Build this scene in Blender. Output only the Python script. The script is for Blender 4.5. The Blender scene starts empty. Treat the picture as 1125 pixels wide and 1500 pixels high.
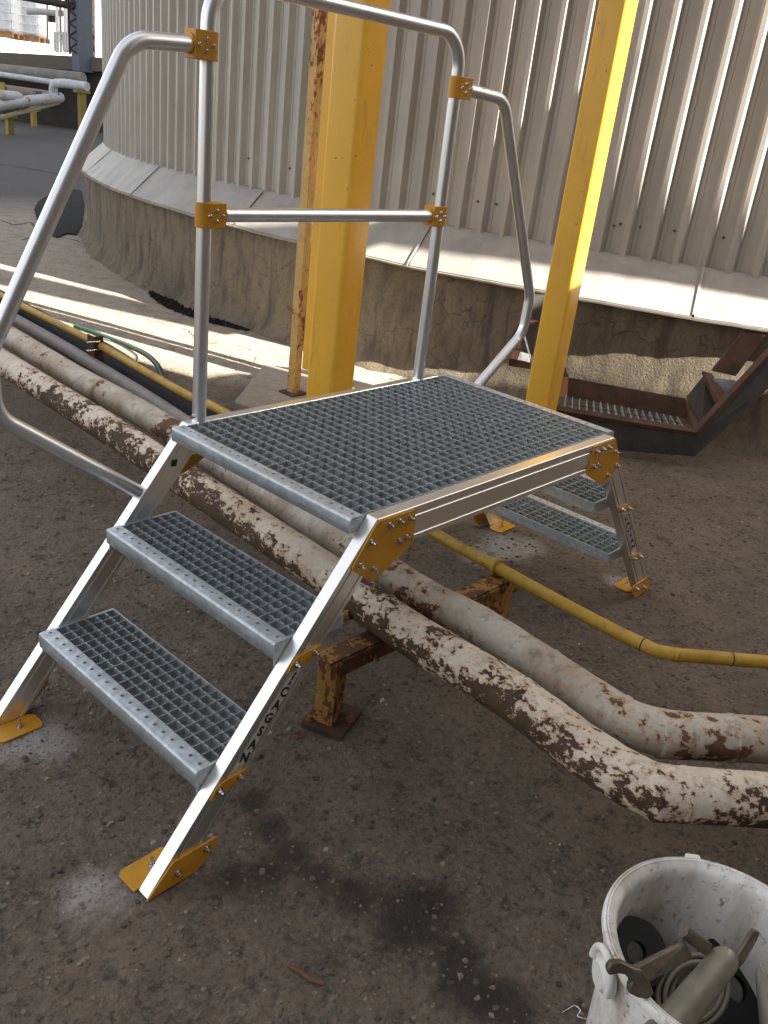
import bpy, math, random
from math import sin, cos, radians, pi
from mathutils import Vector, Matrix, noise
random.seed(7)
S = bpy.context.scene
COL = S.collection

# ------------------------------------------------------------------ camera, sky, sun, exposure
CAM = Vector((-0.7912, -1.0554, 1.3755))
RX = Vector((0.68124585, -0.72369189, 0.11033643))     # camera right
RY = Vector((-0.23200632, -0.35638927, -0.90507445))   # camera down
RZ = Vector((0.69431776, 0.59097946, -0.41068981))     # view direction
FPX = 1285.08
cd = bpy.data.cameras.new('camera'); cam = bpy.data.objects.new('camera', cd); COL.objects.link(cam)
cam.matrix_world = Matrix(((RX.x, -RY.x, -RZ.x, CAM.x), (RX.y, -RY.y, -RZ.y, CAM.y), (RX.z, -RY.z, -RZ.z, CAM.z), (0, 0, 0, 1)))
cd.sensor_fit = 'VERTICAL'; cd.sensor_height = 24; cd.lens = FPX / 1500 * 24
cd.clip_start = 0.02; cd.clip_end = 1500
S.camera = cam

SUN_AZ = radians(284); SUN_EL = radians(38)
sd = Vector((cos(SUN_AZ) * cos(SUN_EL), sin(SUN_AZ) * cos(SUN_EL), sin(SUN_EL)))
W = bpy.data.worlds.new('World'); S.world = W; W.use_nodes = True
nt = W.node_tree
sky = nt.nodes.new('ShaderNodeTexSky'); sky.sky_type = 'NISHITA'; sky.sun_disc = False
sky.sun_elevation = SUN_EL; sky.sun_rotation = math.atan2(sd.x, sd.y)
sky.dust_density = 2.5; sky.air_density = 1.0; sky.ozone_density = 1.0
hs = nt.nodes.new('ShaderNodeHueSaturation'); hs.inputs['Saturation'].default_value = .38
nt.links.new(sky.outputs[0], hs.inputs['Color'])
wm = nt.nodes.new('ShaderNodeMix'); wm.data_type = 'RGBA'; wm.blend_type = 'MULTIPLY'; wm.inputs[0].default_value = 1; wm.inputs[7].default_value = (1, .95, .88, 1)
nt.links.new(hs.outputs[0], wm.inputs[6]); nt.links.new(wm.outputs[2], nt.nodes['Background'].inputs[0])
nt.nodes['Background'].inputs[1].default_value = 0.092
sl = bpy.data.lights.new('sun', 'SUN'); sl.energy = 5.0; sl.angle = radians(0.3); sl.color = (1, 0.93, 0.82)
so = bpy.data.objects.new('sun', sl); COL.objects.link(so)
so.rotation_euler = (-sd).to_track_quat('-Z', 'Y').to_euler(); so.location = sd * 40
S.view_settings.view_transform = 'Standard'; S.view_settings.look = 'None'
S.view_settings.exposure = 2.3; S.view_settings.gamma = 1; S.view_settings.use_curve_mapping = False

# ------------------------------------------------------------------ layout helpers: where a sight line meets a plane or a depth
def ray(u, v): return RX * ((u - 562.5) / FPX) + RY * ((v - 750) / FPX) + RZ
def onz(u, v, z=0.0):
    d = ray(u, v); return CAM + d * ((z - CAM.z) / d.z)
def at(u, v, d): return CAM + ray(u, v) * d

# ------------------------------------------------------------------ object helpers
def tag(o, label=None, cat=None, group=None, kind=None):
    if label: o['label'] = label
    if cat: o['category'] = cat
    if group: o['group'] = group
    if kind: o['kind'] = kind
    return o
def empty(name, loc, label, cat, group=None):
    o = bpy.data.objects.new(name, None); COL.objects.link(o); o.location = loc; o.empty_display_size = .1
    tag(o, label, cat, group); return o
ROOTLOC = {}
def link(name, me, parent=None, world=True):
    o = bpy.data.objects.new(name, me); COL.objects.link(o)
    if parent is not None:
        o.parent = parent
        # meshes are written in scene coordinates; undo the root's offset
        p = parent; off = Vector((0, 0, 0))
        while p is not None: off += p.location; p = p.parent
        if world: o.location = -off
    return o
class MB:
    def __init__(s): s.v = []; s.f = []; s.sm = []
    def add(s, vs, fs, smooth=False):
        n = len(s.v); s.v += [tuple(p) for p in vs]
        s.f += [tuple(i + n for i in f) for f in fs]; s.sm += [smooth] * len(fs); return s
    def box(s, c, size, rz=0.0, M=None):
        hx, hy, hz = size[0] / 2, size[1] / 2, size[2] / 2
        pts = [Vector((x, y, z)) for z in (-hz, hz) for x, y in ((-hx, -hy), (hx, -hy), (hx, hy), (-hx, hy))]
        R = M if M else Matrix.Rotation(rz, 3, 'Z')
        s.add([R @ p + Vector(c) for p in pts], [(3, 2, 1, 0), (4, 5, 6, 7), (0, 1, 5, 4), (1, 2, 6, 5), (2, 3, 7, 6), (3, 0, 4, 7)]); return s
    def prism(s, poly, off):
        n = len(poly); a = [Vector(p) for p in poly]; b = [p + Vector(off) for p in a]
        nn = Vector((0, 0, 0))
        for i in range(n): nn += a[i].cross(a[(i + 1) % n])
        if nn.dot(Vector(off)) > 0: a, b = b, a
        # a faces out (normal against the offset)
        fs = [tuple(range(n)), tuple(range(2 * n - 1, n - 1, -1))] + [(i, i + n, (i + 1) % n + n, (i + 1) % n) for i in range(n)]
        if nn.dot(Vector(off)) > 0: pass
        s.add(a + b, fs); return s
    def tube(s, path, r, seg=20, closed=False, caps=True, rfun=None):
        P = [Vector(p) for p in path]; n = len(P)
        T = []
        for i in range(n):
            if closed: t = P[(i + 1) % n] - P[i - 1]
            else: t = P[min(i + 1, n - 1)] - P[max(i - 1, 0)]
            T.append(t.normalized())
        up = Vector((0, 0, 1)) if abs(T[0].z) < .9 else Vector((1, 0, 0))
        N = (up - T[0] * up.dot(T[0])).normalized()
        vs = []; 
        for i in range(n):
            N = (N - T[i] * N.dot(T[i])).normalized(); B = T[i].cross(N)
            for k in range(seg):
                a = 2 * pi * k / seg
                rr = r if rfun is None else rfun(i, a)
                vs.append(P[i] + (N * cos(a) + B * sin(a)) * rr)
        fs = []
        for i in range(n if closed else n - 1):
            j = (i + 1) % n
            for k in range(seg):
                k2 = (k + 1) % seg
                fs.append((i * seg + k, i * seg + k2, j * seg + k2, j * seg + k))
        s.add(vs, fs, True)
        if caps and not closed:
            s.add([vs[k] for k in range(seg)], [tuple(range(seg - 1, -1, -1))])
            s.add([vs[(n - 1) * seg + k] for k in range(seg)], [tuple(range(seg))])
        return s
    def cyl(s, a, b, r, seg=12, r2=None):
        a, b = Vector(a), Vector(b); t = (b - a).normalized()
        up = Vector((0, 0, 1)) if abs(t.z) < .9 else Vector((1, 0, 0))
        N = (up - t * up.dot(t)).normalized(); B = t.cross(N); r2 = r if r2 is None else r2
        v1 = [a + (N * cos(2 * pi * k / seg) + B * sin(2 * pi * k / seg)) * r for k in range(seg)]
        v2 = [b + (N * cos(2 * pi * k / seg) + B * sin(2 * pi * k / seg)) * r2 for k in range(seg)]
        s.add(v1 + v2, [(k, (k + 1) % seg, (k + 1) % seg + seg, k + seg) for k in range(seg)], True)
        s.add(v1, [tuple(range(seg - 1, -1, -1))]); s.add(v2, [tuple(range(seg))]); return s
    def mesh(s, name, mat, mats=None):
        me = bpy.data.meshes.new(name); me.from_pydata(s.v, [], s.f)
        me.polygons.foreach_set('use_smooth', s.sm)
        me.materials.append(mat); me.update(); return me
    def obj(s, name, mat, parent=None, bevel=0.0, seg=2):
        o = link(name, s.mesh(name, mat), parent)
        if bevel:
            m = o.modifiers.new('bevel', 'BEVEL'); m.width = bevel; m.segments = seg; m.limit_method = 'ANGLE'; m.angle_limit = radians(40)
        return o
def fillet(pts, r, n=8):
    P = [Vector(p) for p in pts]; out = [P[0]]
    for i in range(1, len(P) - 1):
        a, b = (P[i - 1] - P[i]), (P[i + 1] - P[i]); la, lb = a.length, b.length; a.normalize(); b.normalize()
        ang = a.angle(b); t = min(r / math.tan(ang / 2), la * .49, lb * .49); rr = t * math.tan(ang / 2)
        c = P[i] + (a + b).normalized() * (rr / sin(ang / 2))
        p0 = P[i] + a * t; p1 = P[i] + b * t
        v0, v1 = p0 - c, p1 - c
        for k in range(n + 1):
            th = v0.angle(v1); q = k / n
            w = (v0 * sin((1 - q) * th) + v1 * sin(q * th)) / sin(th); out.append(c + w)
    out.append(P[-1]); return out
def smooth(pts, n=8):
    P = [Vector(p) for p in pts]; P = [P[0] * 2 - P[1]] + P + [P[-1] * 2 - P[-2]]; out = []
    for i in range(1, len(P) - 2):
        p0, p1, p2, p3 = P[i - 1:i + 3]
        for k in range(n):
            t = k / n
            out.append(.5 * ((2 * p1) + (p2 - p0) * t + (2 * p0 - 5 * p1 + 4 * p2 - p3) * t * t + (3 * p1 - p0 - 3 * p2 + p3) * t ** 3))
    out.append(P[-2]); return out

# ------------------------------------------------------------------ materials
class NG:
    def __init__(s, name):
        s.m = bpy.data.materials.new(name); s.m.use_nodes = True; s.t = s.m.node_tree; s.b = s.t.nodes['Principled BSDF']
        s.co = s.t.nodes.new('ShaderNodeNewGeometry').outputs['Position']
    def N(s, typ, **kw):
        n = s.t.nodes.new(typ)
        for k, v in kw.items(): setattr(n, k, v)
        return n
    def L(s, a, b): s.t.links.new(a, b)
    def inp(s, n, k, v):
        if hasattr(v, 'is_linked') or isinstance(v, bpy.types.NodeSocket): s.L(v, n.inputs[k])
        else: n.inputs[k].default_value = v
    def noise(s, scale, detail=4, rough=.5, vec=None, dist=0):
        n = s.N('ShaderNodeTexNoise'); s.inp(n, 'Vector', vec or s.co); n.inputs['Scale'].default_value = scale
        n.inputs['Detail'].default_value = detail; n.inputs['Roughness'].default_value = rough; n.inputs['Distortion'].default_value = dist
        return n.outputs['Fac']
    def vor(s, scale, feature='F1', out='Distance', vec=None, rnd=1.0):
        n = s.N('ShaderNodeTexVoronoi', feature=feature); s.inp(n, 'Vector', vec or s.co); n.inputs['Scale'].default_value = scale
        n.inputs['Randomness'].default_value = rnd; return n.outputs[out]
    def scale(s, v, vec=None):
        n = s.N('ShaderNodeMapping'); s.inp(n, 'Vector', vec or s.co); n.inputs['Scale'].default_value = v; return n.outputs[0]
    def ramp(s, fac, stops, interp='LINEAR'):
        n = s.N('ShaderNodeValToRGB'); s.L(fac, n.inputs[0]); cr = n.color_ramp; cr.interpolation = interp
        while len(cr.elements) < len(stops): cr.elements.new(.5)
        for e, (p, c) in zip(cr.elements, stops):
            e.position = p; e.color = (c, c, c, 1) if not isinstance(c, tuple) else (*c, 1)
        return n.outputs[0]
    def mix(s, f, a, b, mode='MIX'):
        n = s.N('ShaderNodeMix', data_type='RGBA', blend_type=mode)
        s.inp(n, 0, f)
        for k, v in ((6, a), (7, b)):
            if isinstance(v, tuple): n.inputs[k].default_value = (*v, 1)
            else: s.L(v, n.inputs[k])
        return n.outputs[2]
    def math(s, op, a, b=0.0, c=None):
        n = s.N('ShaderNodeMath', operation=op); s.inp(n, 0, a); s.inp(n, 1, b)
        if c is not None: s.inp(n, 2, c)
        return n.outputs[0]
    def bump(s, h, strength=.3, dist=.002, normal=None):
        n = s.N('ShaderNodeBump'); s.L(h, n.inputs['Height']); n.inputs['Strength'].default_value = strength; n.inputs['Distance'].default_value = dist
        if normal: s.L(normal, n.inputs['Normal'])
        return n.outputs[0]
    def xyz(s):
        n = s.N('ShaderNodeSeparateXYZ'); s.L(s.co, n.inputs[0]); return n.outputs
    def out(s, col=None, rough=None, metal=None, normal=None, **kw):
        for k, v in (('Base Color', col), ('Roughness', rough), ('Metallic', metal), ('Normal', normal)):
            if v is None: continue
            if isinstance(v, tuple): s.b.inputs[k].default_value = (*v, 1)
            elif isinstance(v, (int, float)): s.b.inputs[k].default_value = v
            else: s.L(v, s.b.inputs[k])
        for k, v in kw.items(): s.b.inputs[k].default_value = v
        return s.m

def m_alu(name='aluminium', col=(.78, .78, .78), r=.3):
    g = NG(name); n = g.noise(60, 4, .6, g.scale((1, 1, 1))); d = g.noise(7, 5, .6)
    rough = g.ramp(g.math('ADD', g.math('MULTIPLY', n, .5), g.math('MULTIPLY', d, .5)), [(.3, r - .02), (.7, r + .04)])
    c = g.mix(g.ramp(d, [(.5, 0.), (.8, .3)]), col, tuple(x * .85 for x in col))
    return g.out(c, rough, 1.0)
ALU = m_alu('aluminium', (.93, .92, .90), .33)
ALUT = m_alu('aluminium_tube', (.82, .83, .86), .36)
def m_galv():
    g = NG('galvanised_steel'); v = g.vor(90, out='Color'); d = g.noise(12, 5, .6); w = g.noise(60, 3)
    bw = g.N('ShaderNodeRGBToBW'); g.L(v, bw.inputs[0])
    c = g.mix(bw.outputs[0], (.47, .52, .56), (.66, .72, .77)); c = g.mix(g.ramp(d, [(.5, 0.), (.7, .45)]), c, (.34, .36, .37))
    return g.out(c, g.ramp(w, [(.3, .34), (.7, .5)]), .55, g.bump(w, .15, .001))
GALV = m_galv()
def m_ycoat():
    g = NG('yellow_powder_coat'); d = g.noise(30, 4)
    return g.out(g.mix(g.ramp(d, [(.4, 0.), (.8, .6)]), (.62, .29, .018), (.48, .225, .025)), .42, 0., g.bump(g.noise(900, 2), .08, .0005))
YCOAT = m_ycoat()
def m_bolt():
    g = NG('zinc_bolt'); return g.out((.62, .63, .66), .2, 1.)
BOLT = m_bolt()
def m_ycol():
    g = NG('yellow_column_paint'); d = g.noise(2.5, 6, .6); s = g.noise(14, 6, .7, g.scale((1, 1, .25))); v = g.noise(38, 4, .6)
    c = g.mix(g.ramp(d, [(.35, 0.), (.7, 1.)]), (.82, .46, .05), (.75, .40, .04))
    c = g.mix(g.ramp(s, [(.56, 0.), (.74, .6)]), c, (.42, .25, .05))
    c = g.mix(g.ramp(v, [(.685, 0.), (.70, .8)]), c, (.20, .11, .04))
    return g.out(c, .38, 0., g.bump(d, .1, .004))
YCOL = m_ycol()
def m_peel(name, paint, under, thr, scale, stretch=(1, 1, 1), halo=None, low=None, dirt=.55):
    g = NG(name); vec = g.scale(stretch)
    n = g.noise(scale, 6, .66, vec, .15); big = g.noise(scale * .16, 4, .6, vec)
    fn = g.noise(scale * 2.9, 4, .6, vec); f = g.math('ADD', g.math('ADD', g.math('MULTIPLY', n, .42), g.math('MULTIPLY', fn, .24)), g.math('MULTIPLY', big, .34))
    g2 = g.noise(3.2, 4, .6); f = g.math('ADD', f, g.math('MULTIPLY', g.math('SUBTRACT', g2, .5), .22))
    if low:
        zz = g.xyz()[2]; f = g.math('ADD', f, g.math('MULTIPLY', g.math('SUBTRACT', low, zz), 1.1))
    mask = g.ramp(f, [(thr, 0.), (thr + .008, 1.)])        # 1 = bare
    fine = g.noise(60, 5, .6)
    pc = g.mix(g.ramp(fine, [(.35, 0.), (.75, 1.)]), paint, tuple(x * .78 for x in paint))
    st = g.noise(5, 5, .6)
    pc = g.mix(g.ramp(st, [(.45, 0.), (.68, dirt)]), pc, tuple(x * k for x, k in zip(paint, (.55, .42, .30))))
    sm = g.noise(28, 6, .7); pc = g.mix(g.ramp(sm, [(.54, 0.), (.66, dirt)]), pc, tuple(x * k for x, k in zip(paint, (.42, .36, .31))))
    if halo: pc = g.mix(g.ramp(f, [(thr - .04, 0.), (thr, .8)]), pc, halo)
    uc = g.mix(g.ramp(g.noise(25, 5, .7), [(.35, 0.), (.65, 1.)]), under, tuple(x * k for x, k in zip(under, (2.1, 1.7, 1.4))))
    c = g.mix(mask, pc, uc)
    inv = g.math('SUBTRACT', 1.0, mask)
    h = g.math('ADD', inv, g.math('MULTIPLY', fine, .35))
    return g.out(c, g.ramp(mask, [(0, .55), (1, .85)]), 0., g.bump(h, .9, .003))
PEELA = m_peel('peeling_cream_paint', (.70, .615, .50), (.045, .032, .02), .5, 40, (1, .7, 1), (.40, .22, .10), .264, .55)
PEELB = m_peel('chipped_white_paint', (.56, .51, .43), (.085, .05, .032), .552, 22, (1, .7, 1), (.46, .27, .12), None, .9)
PEELC = m_peel('flaking_yellow_paint', (.42, .24, .055), (.08, .04, .022), .5, 30, (1, 1, .6), (.5, .2, .05))
YPIPE = m_peel('worn_yellow_pipe_paint', (.58, .36, .05), (.30, .25, .18), .615, 26, (1, .35, 1))
def m_rust(name, a, b, scale=14):
    g = NG(name); n = g.noise(scale, 7, .65); f = g.noise(scale * 9, 4)
    c = g.mix(g.ramp(n, [(.35, 0.), (.65, 1.)]), a, b)
    return g.out(c, .8, 0., g.bump(g.math('ADD', n, g.math('MULTIPLY', f, .4)), .5, .002))
RUST = m_rust('brown_rusty_steel', (.05, .026, .018), (.105, .05, .03))
RUSTO = m_rust('orange_rust', (.30, .10, .03), (.10, .04, .02), 40)
DARKST = m_rust('dark_steel', (.028, .026, .026), (.055, .045, .038))
def plain(name, col, rough=.6, metal=0., var=.25, scale=20, bump=.15):
    g = NG(name); n = g.noise(scale, 6, .6)
    return g.out(g.mix(g.ramp(n, [(.35, 0.), (.7, 1.)]), col, tuple(x * (1 - var) for x in col)), rough, metal, g.bump(n, bump, .002))
GRATE = plain('galvanised_bar', (.50, .555, .59), .42, .6, .35, 40, .2)
BLACK = plain('black_rubber', (.007, .0075, .008), .5)
GREEN = plain('green_hose_plastic', (.014, .06, .04), .35)
WHITEP = plain('white_plastic', (.78, .77, .73), .4, 0, .12, 12, .05)
TOOL = plain('old_tool_steel', (.19, .155, .12), .45, .55, .5, 35, .4)
TOOLG = plain('grey_green_tool_steel', (.27, .255, .20), .5, .45, .35, 25, .25)
RUBBLE = plain('light_mineral', (.5, .48, .44), .8)
BLUEG = plain('blue_grey_paint', (.10, .12, .17), .6)
PALEP = plain('pale_pipe_lagging', (.55, .58, .62), .6, 0, .3, 10)
GREYP = plain('dark_grey_lagging', (.22, .21, .2), .7, 0, .4, 3)
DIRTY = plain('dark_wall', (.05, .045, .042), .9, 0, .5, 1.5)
LETTER = plain('black_lettering', (.015, .015, .015), .5)
PLATE = plain('grey_label_film', (.62, .62, .60), .45, 0.)
WOOD = plain('pallet_wood', (.45, .24, .1), .8)
TOTE = plain('translucent_tote_plastic', (.7, .75, .82), .4)
STEELW = plain('white_painted_steel', (.75, .75, .74), .5)
def m_clad():
    g = NG('beige_cladding_paint'); s = g.noise(9, 6, .65, g.scale((1, 1, .12))); d = g.noise(3, 5, .6); sp = g.noise(70, 3)
    c = g.mix(g.ramp(s, [(.4, 0.), (.75, .8)]), (.43, .405, .37), (.29, .272, .25))
    c = g.mix(g.ramp(d, [(.5, 0.), (.75, .5)]), c, (.34, .30, .255)); c = g.mix(g.ramp(sp, [(.72, 0.), (.76, .5)]), c, (.2, .16, .12))
    return g.out(c, .42, .0, g.bump(s, .06, .004))
CLAD = m_clad()
def m_flash():
    g = NG('pale_flashing_sheet'); s = g.noise(6, 6, .65); d = g.noise(30, 5, .6, g.scale((1, 1, .4)))
    c = g.mix(g.ramp(s, [(.4, 0.), (.7, 1.)]), (.32, .30, .275), (.235, .22, .205)); c = g.mix(g.ramp(d, [(.55, 0.), (.8, .6)]), c, (.26, .23, .20))
    return g.out(c, .45, .0, g.bump(g.noise(4, 3), .25, .012))
FLASH = m_flash()
def m_conc():
    g = NG('stained_old_concrete'); a = g.noise(2.2, 7, .62); b = g.noise(11, 6, .65, g.scale((1, 1, .35))); f = g.noise(75, 5, .7); cr = g.vor(1.7, 'DISTANCE_TO_EDGE', vec=None)
    wob = g.noise(9, 4); 
    vv = g.N('ShaderNodeVectorMath', operation='ADD'); g.L(g.co, vv.inputs[0])
    nn = g.N('ShaderNodeTexNoise'); nn.inputs['Scale'].default_value = 5; g.L(g.co, nn.inputs['Vector'])
    sc = g.N('ShaderNodeVectorMath', operation='SCALE'); g.L(nn.outputs['Color'], sc.inputs[0]); sc.inputs['Scale'].default_value = .35; g.L(sc.outputs[0], vv.inputs[1])
    cr = g.vor(1.5, 'DISTANCE_TO_EDGE', vec=vv.outputs[0])
    c = g.mix(g.ramp(a, [(.3, 0.), (.7, 1.)]), (.25, .20, .135), (.165, .13, .09))
    c = g.mix(g.ramp(b, [(.46, 0.), (.66, .85)]), c, (.09, .072, .055)); sv = g.noise(13, 5, .6, g.scale((1, 1, .1))); c = g.mix(g.ramp(sv, [(.55, 0.), (.68, .8)]), c, (.07, .055, .042)); c = g.mix(g.ramp(f, [(.35, .5), (.6, 0.)]), c, (.09, .075, .06))
    c = g.mix(g.ramp(cr, [(0., .7), (.006, .0)]), c, (.05, .04, .03))
    h = g.math('ADD', g.math('MULTIPLY', f, .8), g.math('MULTIPLY', b, .6))
    return g.out(c, .9, 0., g.bump(h, .8, .012))
CONC = m_conc()
SLABM = plain('pale_concrete_footing', (.34, .29, .24), .9, 0, .3, 25, .5)

DUST = [onz(140, 1305), onz(55, 1085), onz(745, 800), onz(905, 852), onz(700, 815)]
DARK_BAND = [onz(372, 1172), onz(395, 1212), onz(425, 1250), onz(468, 1282), onz(520, 1312), onz(590, 1335), onz(640, 1325), onz(610, 1370), onz(670, 1400), onz(690, 1450), onz(340, 1286), onz(390, 1280), onz(740, 1475)]
def m_ground():
    g = NG('worn_asphalt_and_concrete'); X = g.xyz()
    a = g.noise(1.3, 6, .6); b = g.noise(6, 7, .65); f = g.noise(45, 6, .7); ff = g.noise(160, 4, .7)
    c = g.mix(g.ramp(b, [(.3, 0.), (.7, 1.)]), (.21, .16, .122), (.122, .092, .069))
    mid = g.noise(19, 5, .7, None, .4); md = g.noise(70, 4, .65)
    c = g.mix(g.ramp(a, [(.45, 0.), (.75, .6)]), c, (.060, .048, .038))
    c = g.mix(g.ramp(mid, [(.54, 0.), (.64, .55)]), c, (.19, .138, .098))
    c = g.mix(g.ramp(mid, [(.34, .85), (.46, 0.)]), c, (.034, .025, .018))
    c = g.mix(g.ramp(md, [(.53, 0.), (.60, .38)]), c, (.25, .195, .145)); c = g.mix(g.ramp(md, [(.36, .55), (.43, 0.)]), c, (.024, .018, .013))
    # exposed aggregate
    wob = g.N('ShaderNodeTexNoise'); wob.inputs['Scale'].default_value = 30; g.L(g.co, wob.inputs['Vector'])
    ws = g.N('ShaderNodeVectorMath', operation='SCALE'); g.L(wob.outputs['Color'], ws.inputs[0]); ws.inputs['Scale'].default_value = .06
    wv = g.N('ShaderNodeVectorMath', operation='ADD'); g.L(g.co, wv.inputs[0]); g.L(ws.outputs[0], wv.inputs[1])
    v = g.vor(48, vec=wv.outputs[0]); vc = g.vor(48, out='Color', vec=wv.outputs[0]); bw = g.N('ShaderNodeRGBToBW'); g.L(vc, bw.inputs[0])
    chip = g.math('MULTIPLY', g.ramp(g.math('ADD', v, g.math('MULTIPLY', g.math('SUBTRACT', f, .5), .9)), [(.1, 1.), (.42, 0.)]), g.ramp(bw.outputs[0], [(.5, 0.), (.72, .8)]))
    c = g.mix(g.math('MULTIPLY', chip, .75), c, g.mix(f, (.14, .115, .09), (.30, .25, .20)))
    v2 = g.vor(130, vec=wv.outputs[0]); vc2 = g.vor(130, out='Color', vec=wv.outputs[0]); bw2 = g.N('ShaderNodeRGBToBW'); g.L(vc2, bw2.inputs[0])
    chip2 = g.math('MULTIPLY', g.ramp(g.math('ADD', v2, g.math('MULTIPLY', g.math('SUBTRACT', ff, .5), .8)), [(.1, 1.), (.42, 0.)]), g.ramp(bw2.outputs[0], [(.55, 0.), (.75, .9)]))
    c = g.mix(g.math('MULTIPLY', chip2, .55), c, (.23, .19, .155))
    c = g.mix(g.ramp(f, [(.3, .75), (.46, 0.)]), c, (.035, .028, .022))
    # pale pavement beyond the pipes
    e = g.math('ADD', g.math('MULTIPLY', X[0], .85), g.math('MULTIPLY', X[1], .35)); e = g.math('ADD', e, g.math('MULTIPLY', b, .5))
    far = g.ramp(g.math('MULTIPLY', e, .2), [(.555, 0.), (.60, 1.)])
    far = g.math('MULTIPLY', far, g.ramp(g.math('MULTIPLY', X[1], .1), [(.19, 0.), (.21, 1.)]))
    dp = g.mix(f, (.47, .41, .33), (.31, .265, .21)); dp = g.mix(g.ramp(b, [(.48, 0.), (.7, .6)]), dp, (.16, .135, .11)); dp = g.mix(g.ramp(mid, [(.33, .7), (.42, 0.)]), dp, (.11, .09, .07))
    dist2 = g.ramp(g.math('MULTIPLY', X[1], .1), [(.8, 0.), (.98, 1.)])
    dp = g.mix(dist2, dp, g.mix(mid, (.10, .095, .095), (.035, .034, .036)))
    c = g.mix(g.math('MULTIPLY', far, .9), c, dp)
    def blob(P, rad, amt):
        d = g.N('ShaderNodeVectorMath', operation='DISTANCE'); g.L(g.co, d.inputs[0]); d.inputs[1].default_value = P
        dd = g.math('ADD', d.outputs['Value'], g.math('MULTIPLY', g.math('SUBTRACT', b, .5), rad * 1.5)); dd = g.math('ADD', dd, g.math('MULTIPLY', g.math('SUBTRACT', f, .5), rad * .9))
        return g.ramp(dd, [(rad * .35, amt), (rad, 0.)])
    for P, r_ in zip(DUST, (.085, .11, .14, .06, .09)): c = g.mix(blob(P, r_, .95), c, (.40, .37, .345))
    for P, r_ in zip(DARK_BAND, (.04, .045, .05, .045, .05, .075, .06, .07, .06, .06, .045, .045, .06)): c = g.mix(blob(P, r_ * 1.3, .8), c, (.020, .016, .012))  # near-black blotches blended in along a band beside the front stringer
    h = g.math('ADD', g.math('ADD', g.math('MULTIPLY', f, 1.), g.math('MULTIPLY', mid, 1.2)), g.math('ADD', g.math('MULTIPLY', chip, .5), g.math('MULTIPLY', ff, .35)))
    return g.out(c, g.ramp(f, [(.3, .62), (.7, .92)]), 0., g.bump(h, 1., .012))
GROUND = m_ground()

# ------------------------------------------------------------------ ground: one sheet, finely relieved near the steps
def gz(x, y):
    if x < -2.5 or x > 5 or y < -2 or y > 8: return 0.0
    return 0.004 * noise.noise(Vector((x * 7, y * 7, 0))) + .0032 * noise.noise(Vector((x * 28, y * 28, 3))) + .002 * noise.noise(Vector((x * 75, y * 75, 9)))
def axis(a, b, st, lo, hi):
    out = []; v = a; s_ = .1
    xs = []
    while v > lo: xs.append(v); v -= s_; s_ *= 1.5
    xs.append(lo); xs.reverse(); v = a + st
    while v < b: xs.append(v); v += st
    s_ = .1
    while v < hi: xs.append(v); v += s_; s_ *= 1.5
    xs.append(hi); return xs
xs = axis(-.8, 2.4, .0095, -400, 400); ys = axis(-1.2, 2.6, .0105, -400, 400)
nx, ny = len(xs), len(ys)
gv = [(x, y, gz(x, y)) for y in ys for x in xs]
gf = [(j * nx + i, j * nx + i + 1, (j + 1) * nx + i + 1, (j + 1) * nx + i) for j in range(ny - 1) for i in range(nx - 1)]
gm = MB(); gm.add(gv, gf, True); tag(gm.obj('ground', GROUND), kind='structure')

# loose chips and grit pressed into the ground
def grit(name, n, area, smin, smax, mat, z0=0.0, seed=1):
    rnd = random.Random(seed); m = MB()
    for _ in range(n):
        x = rnd.uniform(area[0], area[1]); y = rnd.uniform(area[2], area[3]); s_ = smin + (smax - smin) * rnd.random() ** 3
        a = rnd.uniform(0, 2 * pi); k = rnd.randint(4, 6); zz = gz(x, y) + z0
        ring = [(x + s_ * cos(a + 2 * pi * i / k) * rnd.uniform(.6, 1.1), y + s_ * sin(a + 2 * pi * i / k) * rnd.uniform(.5, 1.1)) for i in range(k)]
        t = s_ * rnd.uniform(.12, .38); sh = .65
        vs = [(p[0], p[1], zz - .002) for p in ring] + [(x + (p[0] - x) * sh, y + (p[1] - y) * sh, zz + t * rnd.uniform(.7, 1.2)) for p in ring]
        m.add(vs, [tuple(range(k, 2 * k))] + [(i, (i + 1) % k, (i + 1) % k + k, i + k) for i in range(k)])
    return tag(m.obj(name, mat), kind='stuff')
def m_chip(name, cols):
    g = NG(name); rnd = g.N('ShaderNodeNewGeometry').outputs['Random Per Island']
    c = g.ramp(rnd, [(k / (len(cols) - 1), c_) for k, c_ in enumerate(cols)]); n = g.noise(220, 3)
    return g.out(g.mix(g.ramp(n, [(.4, 0.), (.6, .5)]), c, (.06, .048, .038)), .75, 0., g.bump(n, .4, .001))
CHIP = m_chip('mixed_stone_chips', [(.035, .026, .02), (.15, .115, .085), (.085, .065, .05), (.24, .19, .145), (.17, .15, .125), (.05, .038, .029), (.40, .34, .27)])
CHIPL = m_chip('pale_stone_chips', [(.20, .17, .14), (.34, .30, .25), (.27, .22, .17), (.42, .39, .35)])
o = grit('gravel', 30000, (-.7, 3.4, -1.1, 2.2), .0014, .0115, CHIP, 0, 3); tag(o, 'fine brown grit and stone chips bedded in the ground', 'gravel')
o = grit('stone_chips', 3600, (-.7, 3.4, -1.1, 2.3), .001, .006, CHIPL, 0.0005, 4); tag(o, 'scattered pale stone chips on the dark ground', 'gravel')
o = grit('pavement_grit', 2200, (1.9, 3.3, 2.2, 6.5), .002, .008, CHIP, 0.0, 5); tag(o, 'dark grit on the sunlit pavement by the tank', 'gravel')

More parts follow.
